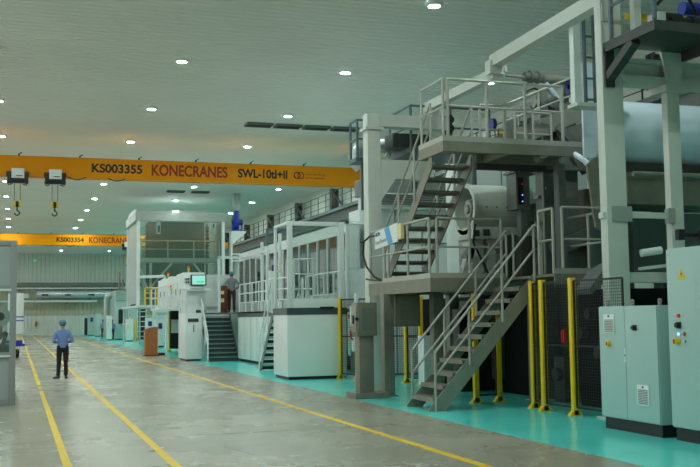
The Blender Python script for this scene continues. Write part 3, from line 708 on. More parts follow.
# row of tall white units past the console
un = thing('drying_unit', 'row of tall white machine doors on a raised frame behind the console', 'machine', (9.5, 51, 0))
for k in range(7):
    y = 46.4+1.35*k
    MB().box(7.4, 7.46, y, y+1.3, 2.35, 3.85+.05*(k % 2)).build('door', 'white', un, .01)
    MB().box(7.37, 7.4, y+.1, y+.14, 2.9, 3.2).build('handle', 'black', un)
MB().box(7.46, 12.5, 46.4, 55.8, 2.3, 3.8).build('body', 'white_alu', un)
MB().box(7.6, 12.3, 46.6, 49.6, 0, 2.3).build('base', 'white', un)
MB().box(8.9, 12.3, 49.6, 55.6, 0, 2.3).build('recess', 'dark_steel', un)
rail([(7.05, 46.5, 2.3), (7.05, 55.8, 2.3)], 1.1, .026, (.5,), .03, 1.5).build('guardrail', 'white_alu', un)
MB().box(7.0, 7.5, 46.4, 55.8, 2.22, 2.3).build('catwalk', 'white_alu', un)
def tower(x, y, z, lab):
    t = thing('signal_tower', lab, 'signal light', (x, y, z), 'stack lights on the machines')
    MB().cyl((x, y, z), (x, y, z+.18), .03, 10).build('pole', 'white', t)
    for k, c in enumerate(('led_green', 'led_amber', 'led_red')): MB().cyl((x, y, z+.16+.08*k), (x, y, z+.24+.08*k), .05, 12).build('lamp', c, t)
    return t
t0 = tower(7.6, 46.7, 3.8, 'red and green stack light on white units nearest the console')
dup(t0, (7.6, 53.3, 3.8), 'red and green stack light on the far end of the white units')
dup(t0, (7.2, 49.6, 3.0), 'red and green stack light below the row of white doors')
pf = thing('post', 'white pole carrying the lower stack light beside white units', 'pole', (7.2, 49.6, 2.3))
MB().box(7.15, 7.25, 49.55, 49.65, 2.3, 3.0).build('pole', 'white', pf)
df = thing('machine_fence', 'dark fence with white panel and yellow feet below white doors', 'fence', (8.6, 54.5, 0))
for x in (7.85, 8.72): MB().box(x-.035, x+.035, 54.6, 54.68, 0, 2.2).box(x-.12, x+.12, 54.55, 54.75, 0, .1).build('post', 'yellow', df)
MB().box(7.89, 8.68, 54.64, 54.68, .15, 2.2).build('screen', 'black', df)
MB().box(7.95, 8.62, 54.58, 54.63, 1.0, 1.72).build('white_panel', 'white', df)

# ------------------------------------------------------------------ glazed tower (booth)
bt = thing('glazed_tower', 'tall glazed tower with green inside standing over the coating line', 'enclosure', (10, 67, 0))
BX0, BX1, BY0, BY1 = 7.35, 12.85, 65.0, 71.0
for x in (BX0, BX1):
    for y in (BY0, BY1): MB().box(x-.1, x+.1, y-.1, y+.1, 2.62 if x < 9 else 0, 8.1).build('corner_post', 'white_alu', bt)
MB().box(BX0-.2, BX1+.2, BY0-.18, BY0+.02, 8.08, 8.62).box(BX0-.2, BX0, BY0, BY1, 8.08, 8.62).box(BX1, BX1+.2, BY0, BY1, 8.08, 8.62).build('top_band', 'galv_duct', bt)
MB().box(BX0-.1, BX1+.1, BY0-.1, BY1+.1, 8.6, 8.64).prism([(BX0-.1, BY0-.1, 8.64), (BX0-.1, BY1+.1, 8.64), (BX0-.1, BY1-1.4, 8.95), (BX0-.1, BY0+1.4, 8.95)], (BX1-BX0+.2, 0, 0)).build('roof', 'white_alu', bt)
MB().box(BX0+.14, BX1-.14, BY0-.02, BY0+.0, 2.64, 8.08).build('front_glazing', 'hazy', bt)
MB().box(BX0-.01, BX0+.01, BY0+.14, BY1-.14, 2.75, 8.08).build('side_glazing', 'strip', bt); MB().box(BX1-.01, BX1+.01, BY0+.14, BY1-.14, 2.75, 8.08).build('side_glazing', 'strip', bt)
MB().box(8.35, 12.2, 68.4, 68.5, 2.5, 8.35).build('green_wall', 'green_wall', bt)
MB().box(BX0+.3, 8.3, 69.5, 69.52, 2.64, 8.1).box(12.25, BX1-.2, 69.5, 69.52, 2.5, 8.1).build('rear_glazing', 'hazy', bt)
MB().box(BX0+.14, BX1-.14, BY0+.1, BY0+1.2, 5.42, 5.7).build('walkway', 'white_alu', bt)
rail([(BX0+.2, BY0+.15, 5.7), (BX1-.2, BY0+.15, 5.7)], 1.12, .04, (.5,), .045, 2.0).build('guardrail', 'white_alu', bt)
m = MB()
for a, b in (((8.0, 3.6), (9.6, 5.45)), ((12.3, 3.6), (10.9, 5.45)), ((BX0+.2, 5.0), (8.0, 3.6))): m.bar((a[0], BY0+.3, a[1]), (b[0], BY0+.3, b[1]), .12, .12)
m.box(8.1, 8.25, BY0+.2, BY0+.4, 2.4, 5.4).box(12.3, 12.45, BY0+.2, BY0+.4, 2.4, 5.4)
m.build('brace', 'white_alu', bt)
m = MB()
for x in (8.25, 12.32):
    for k in range(9): m.box(x-.1, x+.16, 67.9, 68.2, 5.9+.25*k, 6.05+.25*k)
    m.box(x-.05, x+.05, 68, 68.1, 2.6, 8.2)
m.build('climbing_frame', 'dark_steel', bt)
lampt = MB()
for x in (8.65, 12.3): lampt.box(x-.14, x+.14, BY0+.15, BY0+.35, 7.25, 8.05)
lampt.build('hanging_lamp', 'white', bt, .03)
MB().box(8.6, 8.73, BY0+.1, BY0+.15, 7.35, 7.8).box(12.2, 12.3, BY0+.1, BY0+.15, 7.7, 7.95).build('lamp_glass', 'black', bt)
m = MB(); m.bar((BX0+.1, BY0-.25, 4.45), (9.0, BY0-.25, 4.5), .16, .18).bar((9.0, BY0-.25, 4.5), (9.35, BY0-.25, 2.7), .16, .16)
m
m.build('lower_frame', 'white_alu', bt)
fn = thing('blower', 'blue blower on a white bracket at the side of the glazed tower', 'blower', (13.75, 65.0, 7.55))
MB().ring((13.55, 65.2, 8.1), (1, 0, 0), .5, .12, .34).box(13.57, 13.87, 64.72, 65.0, 8.1, 8.85).build('housing', 'blue', fn, .02)
MB().cyl((13.89, 65.2, 8.1), (14.2, 65.2, 8.1), .2, 16).cyl((13.5, 65.2, 8.1), (13.6, 65.2, 8.1), .14, 16).build('motor', 'navy', fn)
MB().box(13.45, 14.3, 64.9, 65.5, 7.5, 7.58).box(13.5, 13.58, 65, 65.4, 7.58, 7.8).box(13.85, 13.93, 65, 65.4, 7.58, 7.8).box(14.12, 14.18, 65.1, 65.3, 7.55, 7.95).build('base_frame', 'blue', fn)
MB().box(13.5, 13.95, 64.7, 65.1, 8.85, 9.95).ring((13.72, 64.9, 9.3), (0, 0, 1), .34, .3, .06, 4).build('flue', 'galv_duct', fn)
bk = thing('wall_bracket', 'white triangular bracket holding up the blue blower', 'bracket', (13.9, 65.2, 6.7))
MB().prism([(13.42, 64.85, 7.5), (14.35, 64.85, 7.5), (14.35, 64.85, 7.38), (13.42, 64.85, 6.6)], (0, .06, 0)).prism([(13.42, 65.5, 7.5), (14.35, 65.5, 7.5), (14.35, 65.5, 7.38), (13.42, 65.5, 6.6)], (0, .06, 0)).box(13.4, 14.36, 64.84, 65.58, 7.44, 7.5).build('gusset', 'white', bk)
MB().box(13.36, 13.46, 64.9, 65.5, 4.6, 7.5).box(13.46, 14.0, 65, 65.3, 5.95, 6.03).box(13.46, 14.0, 65, 65.3, 5.5, 5.58).build('mast', 'white', bk)

# ------------------------------------------------------------------ far machine cluster
def cabinet(label, x0, x1, y0, y1, h, m='cab_green', name='control_cabinet', extras='', z0=0.0):
    t = thing(name, label, 'cabinet', ((x0+x1)/2, (y0+y1)/2, z0))
    MB().box(x0, x1, y0, y1, z0+.1, z0+h).build('body', m, t, .015); MB().box(x0+.03, x1-.03, y0+.03, y1-.03, z0, z0+.1).build('plinth', 'plinth', t)
    xm = (x0+x1)/2
    if 'd' in extras: MB().box(x0+.04, xm-.01, y0-.02, y0, z0+.18, z0+h-.06).build('door', m, t, .006); MB().box(xm+.01, x1-.04, y0-.02, y0, z0+.18, z0+h-.06).build('door', m, t, .006)
    if 'w' in extras: MB().box(x0+(x1-x0)*.2, x0+(x1-x0)*.75, y0-.03, y0, z0+h*.3, z0+h*.62).build('dark_window', 'black', t)
    if 's' in extras: MB().box(xm-.14, xm+.14, y0-.03, y0, z0+h*.66, z0+h*.86).build('display', 'navy', t)
    if 'p' in extras: MB().box(x0+.06, x0+.2, y0-.03, y0, z0+h*.55, z0+h*.75).build('notice', 'cream', t)
    return t
cabinet('narrow black cabinet close to the end wall', 7.72, 8.06, 123, 124, 2.0, 'black')
cabinet('grey-green cabinet close to the end wall beside black cabinet', 7.72, 8.3, 116, 118.5, 2.36, 'cab_green', extras='ds')
cabinet('grey-green cabinet with white terminal in front of the far end', 8.0, 8.45, 109, 111.5, 2.38, 'cab_green', extras='d')
tm = thing('terminal', 'small white terminal on a stand beside far grey cabinet', 'terminal', (8.55, 106, 0))
MB().box(8.5, 8.6, 105.9, 106, 0, 1.15).build('stand', 'grey_steel', tm); MB().box(8.3, 8.85, 105.8, 106.1, 1.1, 1.5).build('case', 'white', tm, .03)
cabinet('pale kiosk cabinet in front of the hidden far worker', 7.33, 7.76, 88.0, 88.6, 2.1, 'white', extras='p')
big = cabinet('large pale machine cabinet with dark window panels in the far line', 8.2, 10.8, 89.5, 94.5, 4.3, 'cab_green', 'machine_cabinet', '')
for q_ in ((8.45, 9.0, 1.4, 2.65), (9.5, 9.85, 2.7, 3.25), (10.05, 10.3, 2.7, 3.25)): MB().box(q_[0], q_[1], 89.46, 89.5, q_[2], q_[3]).build('dark_window', 'black', big)
MB().box(9.18, 9.2, 89.47, 89.5, .3, 4.2).box(8.25, 10.7, 89.47, 89.5, 3.38, 3.41).build('seam', 'dark_steel', big)
MB().box(8.75, 9.3, 88.7, 89.45, 1.3, 1.42).build('shelf', 'white', big)
MB().cyl((9.05, 89.45, 1.75), (9.05, 89.35, 1.75), .09, 12).build('button', 'yellow', big)
el = thing('exhaust_duct', 'silver elbow duct rising beside the large pale far cabinet', 'duct', (7.75, 93, 2.2))
pts = [(7.72, 93, 2.0), (7.72, 93, 3.55)] + [(7.72+.4*(1-math.cos(a)), 93, 3.55+.4*math.sin(a)) for a in [math.radians(t) for t in range(15, 91, 15)]] + [(8.19, 93, 3.95)]
MB().tube(pts, .25, 16).build('pipe', 'galv_duct', el)
MB().box(7.5, 7.98, 92.7, 93.3, 0.0, 2.05).build('riser_box', 'cab_green', el, .02)
vb = thing('filter_unit', 'white filter boxes and pipes on top of the far machine cabinet', 'filter unit', (9.5, 91, 4.3))
MB().box(9.2, 10.0, 89.8, 91.1, 4.3, 5.1).build('box', 'white_alu', vb, .02)
for x, z in ((8.6, 6.0), (8.9, 5.3)): MB().cyl((x, 90.5, 4.3), (x, 90.5, z), .09, 12).build('pipe', 'steel', vb)
MB().cyl((9.5, 90.5, 5.1), (9.5, 90.5, 5.4), .3, 16).build('cap', 'galv_duct', vb)
kk = cabinet('white kiosk with red stack light standing beside the yellow post', 8.31, 8.86, 81.5, 82.2, 1.78, 'white', 'kiosk', 'p')
tower(8.6, 81.8, 1.78, 'red stack light on the white kiosk beside yellow post')
yp = thing('guard_post', 'single yellow post beside the white kiosk with stack light', 'post', (9.02, 81.7, 0))
MB().box(8.95, 9.1, 81.6, 81.75, .02, 1.85).build('post', 'yellow', yp); MB().box(8.88, 9.17, 81.53, 81.82, 0, .02).build('foot', 'yellow', yp)
lf = thing('machine_rack', 'white ladder-like rack with dark shelves in the far line', 'rack', (9.6, 82.3, 0))
for x in (9.28, 9.95): MB().box(x-.04, x+.04, 82.2, 82.28, 0, 3.2).build('upright', 'white_alu', lf)
for k in range(7): MB().box(9.3, 9.95, 82.2, 82.5, .35+.4*k, .42+.4*k).build('rung', 'white_alu', lf)
MB().box(9.3, 9.95, 82.6, 82.65, .1, 2.9).build('backing', 'dark_steel', lf)
cabinet('pale cabinet standing behind the brown lectern', 9.77, 10.33, 80.5, 81.5, 1.85, 'white', extras='s')
cabinet('pale cabinet with small blue display beside the brown lectern', 8.2, 8.75, 63, 63.8, 1.75, 'white', extras='s')
yr = thing('maintenance_platform', 'small platform with yellow guardrail under the glazed tower corner', 'platform', (7.7, 66, 0))
MB().box(7.0, 8.3, 62.0, 71.5, 2.47, 2.62).build('deck', 'white_alu', yr)
rail([(7.45, 62.05, 2.62), (8.2, 62.05, 2.62)], 1.05, .045, (.4, .7), .05, .38).build('guardrail', 'yellow', yr)
for x, y in ((7.95, 62.1), (8.2, 62.1), (8.2, 71.4), (7.1, 71.4)): MB().box(x-.05, x+.05, y-.05, y+.05, 0.003, 2.47).build('leg', 'white_alu', yr)
wrl = thing('winding_unit', 'white roll on a pale stand behind the lectern', 'winder', (8.4, 60, 0))
MB().cyl((7.75, 59.5, 2.25), (9.2, 59.5, 2.25), .2, 20).build('roll', 'white', wrl)
MB().box(8.35, 8.5, 59.4, 59.9, 0, 2.1).box(9.2, 9.3, 59.3, 59.9, 0, 2.6).box(7.8, 9.3, 59.8, 60, 2.0, 2.1).build('stand', 'white_alu', wrl)
MB().box(8.7, 9.15, 59.1, 59.3, 1.1, 2.0).build('panel', 'white', wrl); MB().box(8.8, 9.05, 59.07, 59.1, 1.65, 1.9).build('display', 'navy', wrl)
fm = thing('coating_line', 'pale machine bodies of the far part of the line under the glazed tower', 'machine', (11, 70, 0))
MB().box(10.5, 13, 57.5, 64, 0, 2.2).build('body', 'cab_green', fm, .03); MB().box(10.9, 13, 72, 86, 0, 2.6).build('body', 'cab_green', fm, .03)
MB().box(10.46, 10.5, 58, 63.5, .3, 1.9).build('dark_window', 'black', fm)
MB().cyl((9.6, 58.2, 2.6), (13.2, 58.2, 2.6), .25, 20).cyl((9.6, 61, 2.9), (13.2, 61, 2.9), .2, 20).build('roller', 'silver', fm)
for k in range(4): MB().box(9.5, 9.62, 57.8+1.9*k, 58.6+1.9*k, 0, 3.1).build('side_frame', 'white_alu', fm, .01)

# white enclosure block between the two front machines
we = thing('machine_enclosure', 'tall white machine enclosure with dark oval grip behind the steel platform', 'enclosure', (11, 28.5, 0))
MB().box(9.5, 13.6, 27.6, 28.6, .08, 4.9).build('body', 'white', we, .03)
MB().box(9.8, 13.6, 27.2, 28.6, 4.9, 5.35).build('top_box', 'white', we, .03)
MB().box(9.7, 15.5, 27.6, 28.6, 5.35, 5.85).build('roof_unit', 'grey_steel', we, .02)
MB().prism([(9.68+.035*math.cos(a), 27.58, 3.15+.55*(1 if math.sin(a) > 0 else -1)*.8+.035*math.sin(a)) for a in [math.radians(t) for t in range(0, 360, 20)]], (0, .03, 0)).build('grip', 'dark_steel', we)
MB().box(10.6, 10.62, 27.57, 27.6, .1, 4.9).box(11.9, 11.92, 27.57, 27.6, .1, 4.9).box(9.5, 13.6, 27.57, 27.6, 3.9, 3.93).build('seam', 'grey_steel', we)
MB().box(9.0, 9.5, 27.9, 28.1, 2.05, 3.1).build('side_box', 'white', we, .03)
m = MB()
for k in range(5): m.box(10.0, 13.5, 27.1, 27.2, 5.0+.07*k, 5.03+.07*k)
m.build('louvres', 'grey_steel', we)

# ------------------------------------------------------------------ steel platforms of the front machine
LZ = 2.5
lp = thing('steel_platform', 'lower steel platform with tube guardrails and white sign board', 'platform', (9.5, 19.5, 0))
MB().box(7.8, 10.4, 18.35, 22.0, LZ-.05, LZ).box(9.43, 10.8, 16.35, 18.35, LZ-.05, LZ).build('deck', 'taupe', lp)
m = MB().box(7.78, 7.84, 18.33, 22.0, LZ-.27, LZ).box(7.84, 9.43, 18.33, 18.39, LZ-.27, LZ).box(9.43, 10.82, 16.33, 16.38, LZ-.2, LZ).box(10.77, 10.82, 16.38, 18.3, LZ-.2, LZ).box(7.84, 10.4, 21.95, 22.01, LZ-.25, LZ)
for x in (8.6, 9.4, 10.3): m.box(x-.05, x+.05, 18.4, 21.9, LZ-.25, LZ-.05)
m.build('edge_beam', 'taupe', lp)
MB().box(7.78, 7.8, 18.33, 22.0, LZ, LZ+.1).box(7.8, 9.43, 18.33, 18.345, LZ, LZ+.1).build('toe_board', 'steel_rail', lp); MB().box(9.45, 10.82, 16.33, 16.345, LZ, LZ+.1).build('toe_board', 'steel_rail', lp)
for x, y in ((7.8, 20.85), (8.75, 20.3), (10.25, 18.62), (9.8, 21.8)):
    lg = MB().box(x-.12, x+.12, y-.12, y+.12, 0.02, LZ-.25).build('leg', 'taupe', lp, .01)
    MB().box(x-.17, x+.17, y-.17, y+.17, 0.003, .03).build('foot_plate', 'taupe', lg)
rail([(7.81, 21.9, LZ), (7.81, 18.42, LZ)], 1.2, .026, (.52,), .03, 1.2).build('guardrail', 'steel_rail', lp)
rail([(7.95, 18.36, LZ), (9.38, 18.36, LZ)], 1.2, .026, (.52,), .03, .75).build('guardrail', 'steel_rail', lp)
rail([(9.46, 16.95, LZ), (9.46, 16.42, LZ)], 1.22, .026, (.52,), .028, .6).build('guardrail', 'steel_rail', lp)
rail([(9.62, 16.36, LZ), (10.5, 16.36, LZ)], 1.24, .026, (.52,), .03, .9).build('guardrail', 'steel_rail', lp)
rail([(10.78, 16.45, LZ), (10.78, 18.2, LZ)], 1.22, .026, (.52,), .028, .9).build('guardrail', 'steel_rail', lp)
sg = MB().quadbox([(7.74, 21.42, 3.27), (7.765, 21.42, 3.27), (7.765, 20.02, 3.35), (7.74, 20.02, 3.35), (7.74, 21.42, 3.66), (7.765, 21.42, 3.66), (7.765, 20.02, 3.76), (7.74, 20.02, 3.76)]).build('sign_board', 'white', lp)
MB().quadbox([(7.73, 20.55, 3.33), (7.742, 20.55, 3.33), (7.742, 20.28, 3.345), (7.73, 20.28, 3.345), (7.73, 20.78, 3.69), (7.742, 20.78, 3.69), (7.742, 20.5, 3.71), (7.73, 20.5, 3.71)]).build('blue_stripe', 'cyan', sg)
text_obj('HCTN', .085, 'lettering', 'navy', sg, (7.738, 21.36, 3.55), (0, -1, .06), (0, 0, 1), width=.27, bold=.02)
text_obj('Fusel Former', .09, 'lettering', 'letter_grey', sg, (7.738, 21.36, 3.37), (0, -1, .06), (0, 0, 1), width=.72)
MB().quadbox([(7.745, 20.02, 3.39), (7.82, 20.02, 3.39), (7.82, 19.8, 3.4), (7.745, 19.8, 3.4), (7.745, 20.02, 3.72), (7.82, 20.02, 3.72), (7.82, 19.8, 3.73), (7.745, 19.8, 3.73)]).build('sign_end', 'cream', sg)
hb = thing('junction_box', 'grey steel box hung beneath the edge of the lower platform', 'box', (8.2, 19.8, 1.6))
MB().box(8.0, 8.55, 20.75, 21.15, 1.52, 2.23).build('case', 'taupe', hb, .012); MB().box(8.04, 8.51, 20.735, 20.75, 1.56, 2.19).build('door', 'taupe', hb)

stairs('steel_staircase', 'steel staircase with tube handrails from teal floor to lower platform', (7.17, 17.62, 0), (9.4, 17.62, LZ), 1.08, 11, 'taupe', 'steel', 'steel_rail', (0, 1, 0), sh=.24, rail_h=.95, rr=.026, tread_d=.27)
stairs('steel_staircase', 'upper steel staircase rising from the lower to the upper platform', (8.34, 21.35, LZ), (8.34, 18.4, 5.03), .86, 11, 'taupe', 'taupe', 'steel_rail', (1, 0, 0), sh=.22, rail_h=1.0, rr=.024, tread_d=.25, rail_ext=False)

UZ = 5.05
up = thing('steel_platform', 'upper steel platform with guardrails at the head of the second staircase', 'platform', (9, 17.8, LZ))
MB().box(7.62, 10.75, 17.2, 18.36, UZ-.04, UZ).build('deck', 'taupe', up)
MB().box(7.6, 10.77, 17.17, 17.22, UZ-.2, UZ).box(7.6, 7.65, 17.22, 18.38, UZ-.2, UZ).box(8.85, 10.77, 18.34, 18.38, UZ-.2, UZ).box(9.0, 9.1, 17.22, 18.34, UZ-.2, UZ-.04).build('edge_beam', 'taupe', up)
MB().box(7.6, 10.77, 17.17, 17.185, UZ, UZ+.1).box(7.6, 7.615, 17.185, 18.38, UZ, UZ+.1).build('toe_board', 'steel_rail', up)
MB().box(8.9, 10.7, 18.42, 18.54, UZ-.32, UZ-.12).build('channel_beam', 'dark_steel', up)
rail([(7.64, 18.3, UZ), (7.64, 17.22, UZ)], 1.2, .025, (.55,), .028, 1.1).build('guardrail', 'steel_rail', up)
rail([(7.72, 17.2, UZ), (10.2, 17.2, UZ)], 1.2, .027, (.57,), .034, .84).build('guardrail', 'steel_rail', up)
rail([(8.95, 18.34, UZ), (9.5, 18.34, UZ)], 1.0, .024, (.5,), .026, .5).build('guardrail', 'steel_rail', up)
rail([(9.75, 18.34, UZ), (10.6, 18.34, UZ)], .9, .024, (.5,), .026, .5).build('guardrail', 'steel_rail', up)
m = MB()
for x in (10.62,): m.box(x-.08, x+.08, 18.0, 18.2, LZ, UZ-.2)
m.build('support', 'grey_steel', up)
iw = thing('inclined_walkway', 'inclined channel beam with sloping handrail climbing beyond the upper platform', 'walkway', (10.7, 18.9, 5.0))
for y_ in (18.5, 19.25): MB().bar((9.3, y_, 5.22), (11.75, y_, 6.2), .08, .36).build('beam', 'steel', iw)
MB().bar((9.4, 18.88, 5.3), (11.7, 18.88, 6.22), .7, .04).build('deck', 'taupe', iw)
m = MB()
for yy_ in (18.48,):
    for k in range(3): m.tube([(9.6+.8*k, yy_, 5.4+.32*k), (9.6+.8*k, yy_, 6.15+.32*k)], .024, 8)
    m.tube([(9.55, yy_, 6.1), (11.3, yy_, 6.83)], .026, 8).tube([(9.55, yy_, 5.75), (11.3, yy_, 6.45)], .022, 8)
m.build('handrail', 'steel_rail', iw)

# pale green portal frame
pfm = thing('portal_frame', 'pale green portal frame of tall columns and beams around the front machine', 'frame', (9.7, 18, 0))
def col(x0, x1, y0, y1, z1, bolts=()):
    c = MB().box(x0, x1, y0, y1, .02, z1).build('upright', 'pale_green', pfm, .012)
    MB().box(x0-.12, x1+.12, y0-.12, y1+.12, 0.003, .03).build('base_plate', 'pale_green', c)
    return c
cA = col(7.98, 8.32, 22.5, 22.84, 6.66)
MB().box(7.92, 8.38, 22.44, 22.9, 6.26, 6.33).build('collar', 'pale_green', cA)
cB = col(9.43, 9.83, 14.55, 14.76, 8.2)
MB().box(9.52, 9.9, 14.52, 14.55, 3.3, 3.56).box(9.83, 9.86, 14.55, 14.76, 3.3, 3.56).build('bolt_plate', 'bolt_grey', cB)
MB().box(9.37, 9.43, 14.58, 14.72, 3.36, 3.46).build('stub', 'pale_green', cB)
MB().box(9.45, 9.59, 14.53, 14.55, 6.75, 7.05).build('cover_plate', 'pale_green', cB)
cC = col(10.76, 11.02, 14.62, 14.78, 5.75)
MB().box(10.68, 10.82, 14.59, 14.62, 3.3, 3.56).box(10.74, 10.76, 14.62, 14.78, 3.3, 3.56).build('bolt_plate', 'bolt_grey', cC)
MB().box(10.66, 11.14, 14.5, 15.06, 5.6, 5.72).prism([(11.04, 14.6, 5.72), (11.04, 14.6, 6.3), (10.6, 14.6, 6.4), (10.76, 14.6, 5.72)], (0, -.05, 0)).build('head_plate', 'pale_green', cC)
MB().box(9.88, 14.2, 14.6, 14.95, 5.72, 5.86).box(9.88, 14.2, 14.75, 14.8, 5.86, 6.12).box(9.88, 14.2, 14.6, 14.95, 6.1, 6.16).build('cross_beam', 'pale_green', pfm)
MB().box(9.83, 10.74, 14.64, 14.74, 3.38, 3.48).build('tie_bar', 'pale_green', pfm)
MB().box(9.88, 10.9, 14.9, 15.1, 2.28, 2.46).build('low_beam', 'pale_green', pfm)
MB().box(8.32, 10.1, 22.52, 22.82, 6.36, 6.66).build('arm_beam', 'pale_green', pfm)
br_ = MB().box(10.1, 10.2, 22.45, 22.9, 6.25, 6.72).cyl((10.15, 22.43, 6.6), (10.15, 22.48, 6.6), .1, 12).cyl((10.15, 22.43, 6.38), (10.15, 22.48, 6.38), .1, 12).build('end_bracket', 'black', pfm)
MB().box(8.32, 9.7, 22.5, 22.86, 5.08, 5.14).box(8.32, 9.7, 22.5, 22.55, 5.14, 5.5).box(8.32, 9.7, 22.5, 22.86, 5.5, 5.54).prism([(8.32, 22.5, 5.08), (8.7, 22.5, 5.08), (8.32, 22.5, 4.55)], (0, .06, 0)).build('arm_beam', 'pale_green', pfm)
MB().bar((9.65, 14.9, 7.25), (9.8, 19.3, 7.25), .24, .26).build('long_beam', 'pale_green', pfm)
MB().box(9.62, 10.0, 19.15, 19.4, 6.95, 7.25).box(9.95, 10.02, 19.12, 19.2, 7.0, 7.12).build('joint_block', 'pale_green', pfm)
MB().bar((9.8, 19.2, 6.98), (9.8, 23.1, 7.0), .2, .22).build('long_beam', 'pale_green', pfm)
MB().box(9.7, 9.9, 22.55, 22.75, 6.66, 6.9).build('long_beam_foot', 'pale_green', pfm)
MB().cyl((9.86, 17.7, 7.38), (9.86, 17.7, 7.5), .05, 10).build('lifting_eye', 'black', pfm)

cw_ = thing('catwalk', 'small blue-grey catwalk with rails beside the silver duct elbow', 'catwalk', (8.3, 24, 5.7))
MB().box(7.95, 8.6, 23.3, 23.9, 5.6, 5.7).build('deck', 'blue_grey', cw_)
MB().box(8.12, 8.19, 23.4, 23.47, 4.4, 5.6).build('strut', 'blue_grey', cw_)
rail([(8.55, 23.32, 5.7), (8.0, 23.32, 5.7), (8.0, 23.85, 5.7)], .95, .03, (.5,), .034, .8).build('guardrail', 'blue_grey', cw_)
cw2 = thing('catwalk', 'blue-grey catwalk behind the upper staircase handrail', 'catwalk', (10, 23.2, 5.9))
MB().box(9.3, 11.6, 23.0, 24.6, 5.84, 5.98).build('deck', 'blue_grey', cw2)
rail([(9.32, 24.5, 5.98), (9.32, 23.02, 5.98), (11.5, 23.02, 5.98)], 1.05, .032, (.5,), .036, 1.2).build('guardrail', 'blue_grey', cw2)
MB().box(9.32, 9.45, 23.0, 23.1, 4.9, 5.84).build('strut', 'blue_grey', cw2); MB().box(11.0, 11.1, 23, 23.1, 2.2, 5.84).build('strut', 'blue_grey', cw2)
MB().box(8.9, 9.9, 23.2, 23.8, 5.98, 6.35).build('motor_cover', 'dark_steel', cw2, .04)
sd_ = thing('silver_duct', 'fat silver duct with elbow beside the pale green column', 'duct', (8.9, 24.4, 6.1))
pts = [(10.4, 24.3, 6.22), (8.62, 24.3, 6.2)] + [(8.62-.32*math.sin(a), 24.3, 6.2-.32*(1-math.cos(a))) for a in [math.radians(t) for t in range(18, 160, 18)]]
MB().tube(pts, .19, 20).build('pipe', 'silver', sd_)
MB().tube([(8.62-.32*math.sin(a), 24.3, 6.2-.32*(1-math.cos(a))) for a in [math.radians(t) for t in range(10, 100, 15)]], .21, 16).build('elbow_wrap', 'galv_duct', sd_)
MB().ring((9.1, 24.3, 6.17), (1, 0, 0), .23, .19, .06).build('flange', 'galv_duct', sd_)
sh_ = thing('support_stand', 'thin steel stand carrying the silver duct', 'stand', (9.8, 24.3, 5.98))
MB().box(9.75, 9.85, 24.25, 24.35, 5.98, 6.01).tube([(9.8, 24.3, 5.98), (9.8, 24.3, 6.0)], .03).build('saddle', 'steel', sh_)

# upper platform at the top edge of the picture
rp = thing('high_platform', 'dark steel high platform bracketed from the tall pale column', 'platform', (11.5, 13.8, 6.1))
MB().box(9.5, 14.0, 13.15, 14.55, 6.3, 6.36).build('deck', 'dark_steel', rp)
MB().box(9.46, 9.53, 13.1, 14.55, 6.2, 6.36).box(9.53, 14.0, 13.1, 13.17, 6.2, 6.36).box(11, 11.08, 13.17, 14.5, 6.14, 6.3).build('edge_beam', 'dark_steel', rp)
MB().bar((9.55, 14.5, 5.78), (9.55, 13.75, 6.2), .16, .14).box(9.46, 9.64, 14.5, 14.55, 5.6, 6.3).build('brace', 'dark_steel', rp)
rail([(9.5, 14.35, 6.38), (9.5, 13.14, 6.38), (13.9, 13.14, 6.38)], 1.15, .034, (.5,), .04, 1.3).build('guardrail', 'blue_grey', rp)
hm_ = thing('drive_unit', 'dark motors and rollers standing on the high platform', 'motor', (11, 14, 6.36))
MB().cyl((10.2, 13.95, 6.62), (11.4, 13.95, 6.62), .11, 18).cyl((10.3, 13.95, 6.62), (10.55, 13.95, 6.62), .17, 18).cyl((10.75, 13.95, 6.62), (10.95, 13.95, 6.62), .15, 18).build('roller', 'black', hm_)
for q_ in ((10.05, 10.2, 13.8, 14.1, 6.36, 6.75), (11.4, 11.55, 13.8, 14.1, 6.36, 7.4), (9.88, 10.0, 14.2, 14.35, 6.36, 7.6)): MB().box(*q_).build('stand', 'pale_green', hm_)
MB().box(9.85, 10.5, 14.38, 14.46, 6.78, 6.88).build('yellow_bar', 'yellow', hm_)
MB().cyl((10.9, 14.3, 7.02), (11.5, 14.3, 7.02), .12, 16).build('blue_motor', 'blue', hm_)
MB().tube([(10.1, 13.9, 6.9), (10.3, 13.85, 7.1), (10.7, 13.85, 7.05), (10.9, 13.9, 6.8)], .03, 8).build('cable', 'black', hm_)
MB().box(9.9, 12.5, 14.25, 14.3, 7.25, 7.42).build('guide_rail', 'silver', hm_)
lc = thing('ladder_frame', 'blue-grey ladder frame beside a white post next to tall pale column', 'ladder', (9.95, 16, LZ))
for x in (9.98, 10.18): MB().box(x-.025, x+.025, 15.95, 16.0, 5.65, 7.4).build('stile', 'blue_grey', lc)
for k in range(4): MB().box(9.98, 10.18, 15.96, 15.99, 5.7+.4*k, 5.74+.4*k).build('rung', 'blue_grey', lc)
MB().box(9.8, 9.95, 16.05, 16.2, 5.65, 7.3).build('white_post', 'white', lc)
MB().box(9.75, 10.4, 15.9, 16.25, 5.58, 5.65).build('base_beam', 'pale_green', lc)
MB().box(9.98, 10.25, 15.3, 15.36, 5.7, 6.2).build('junction_box', 'pale_green', lc)

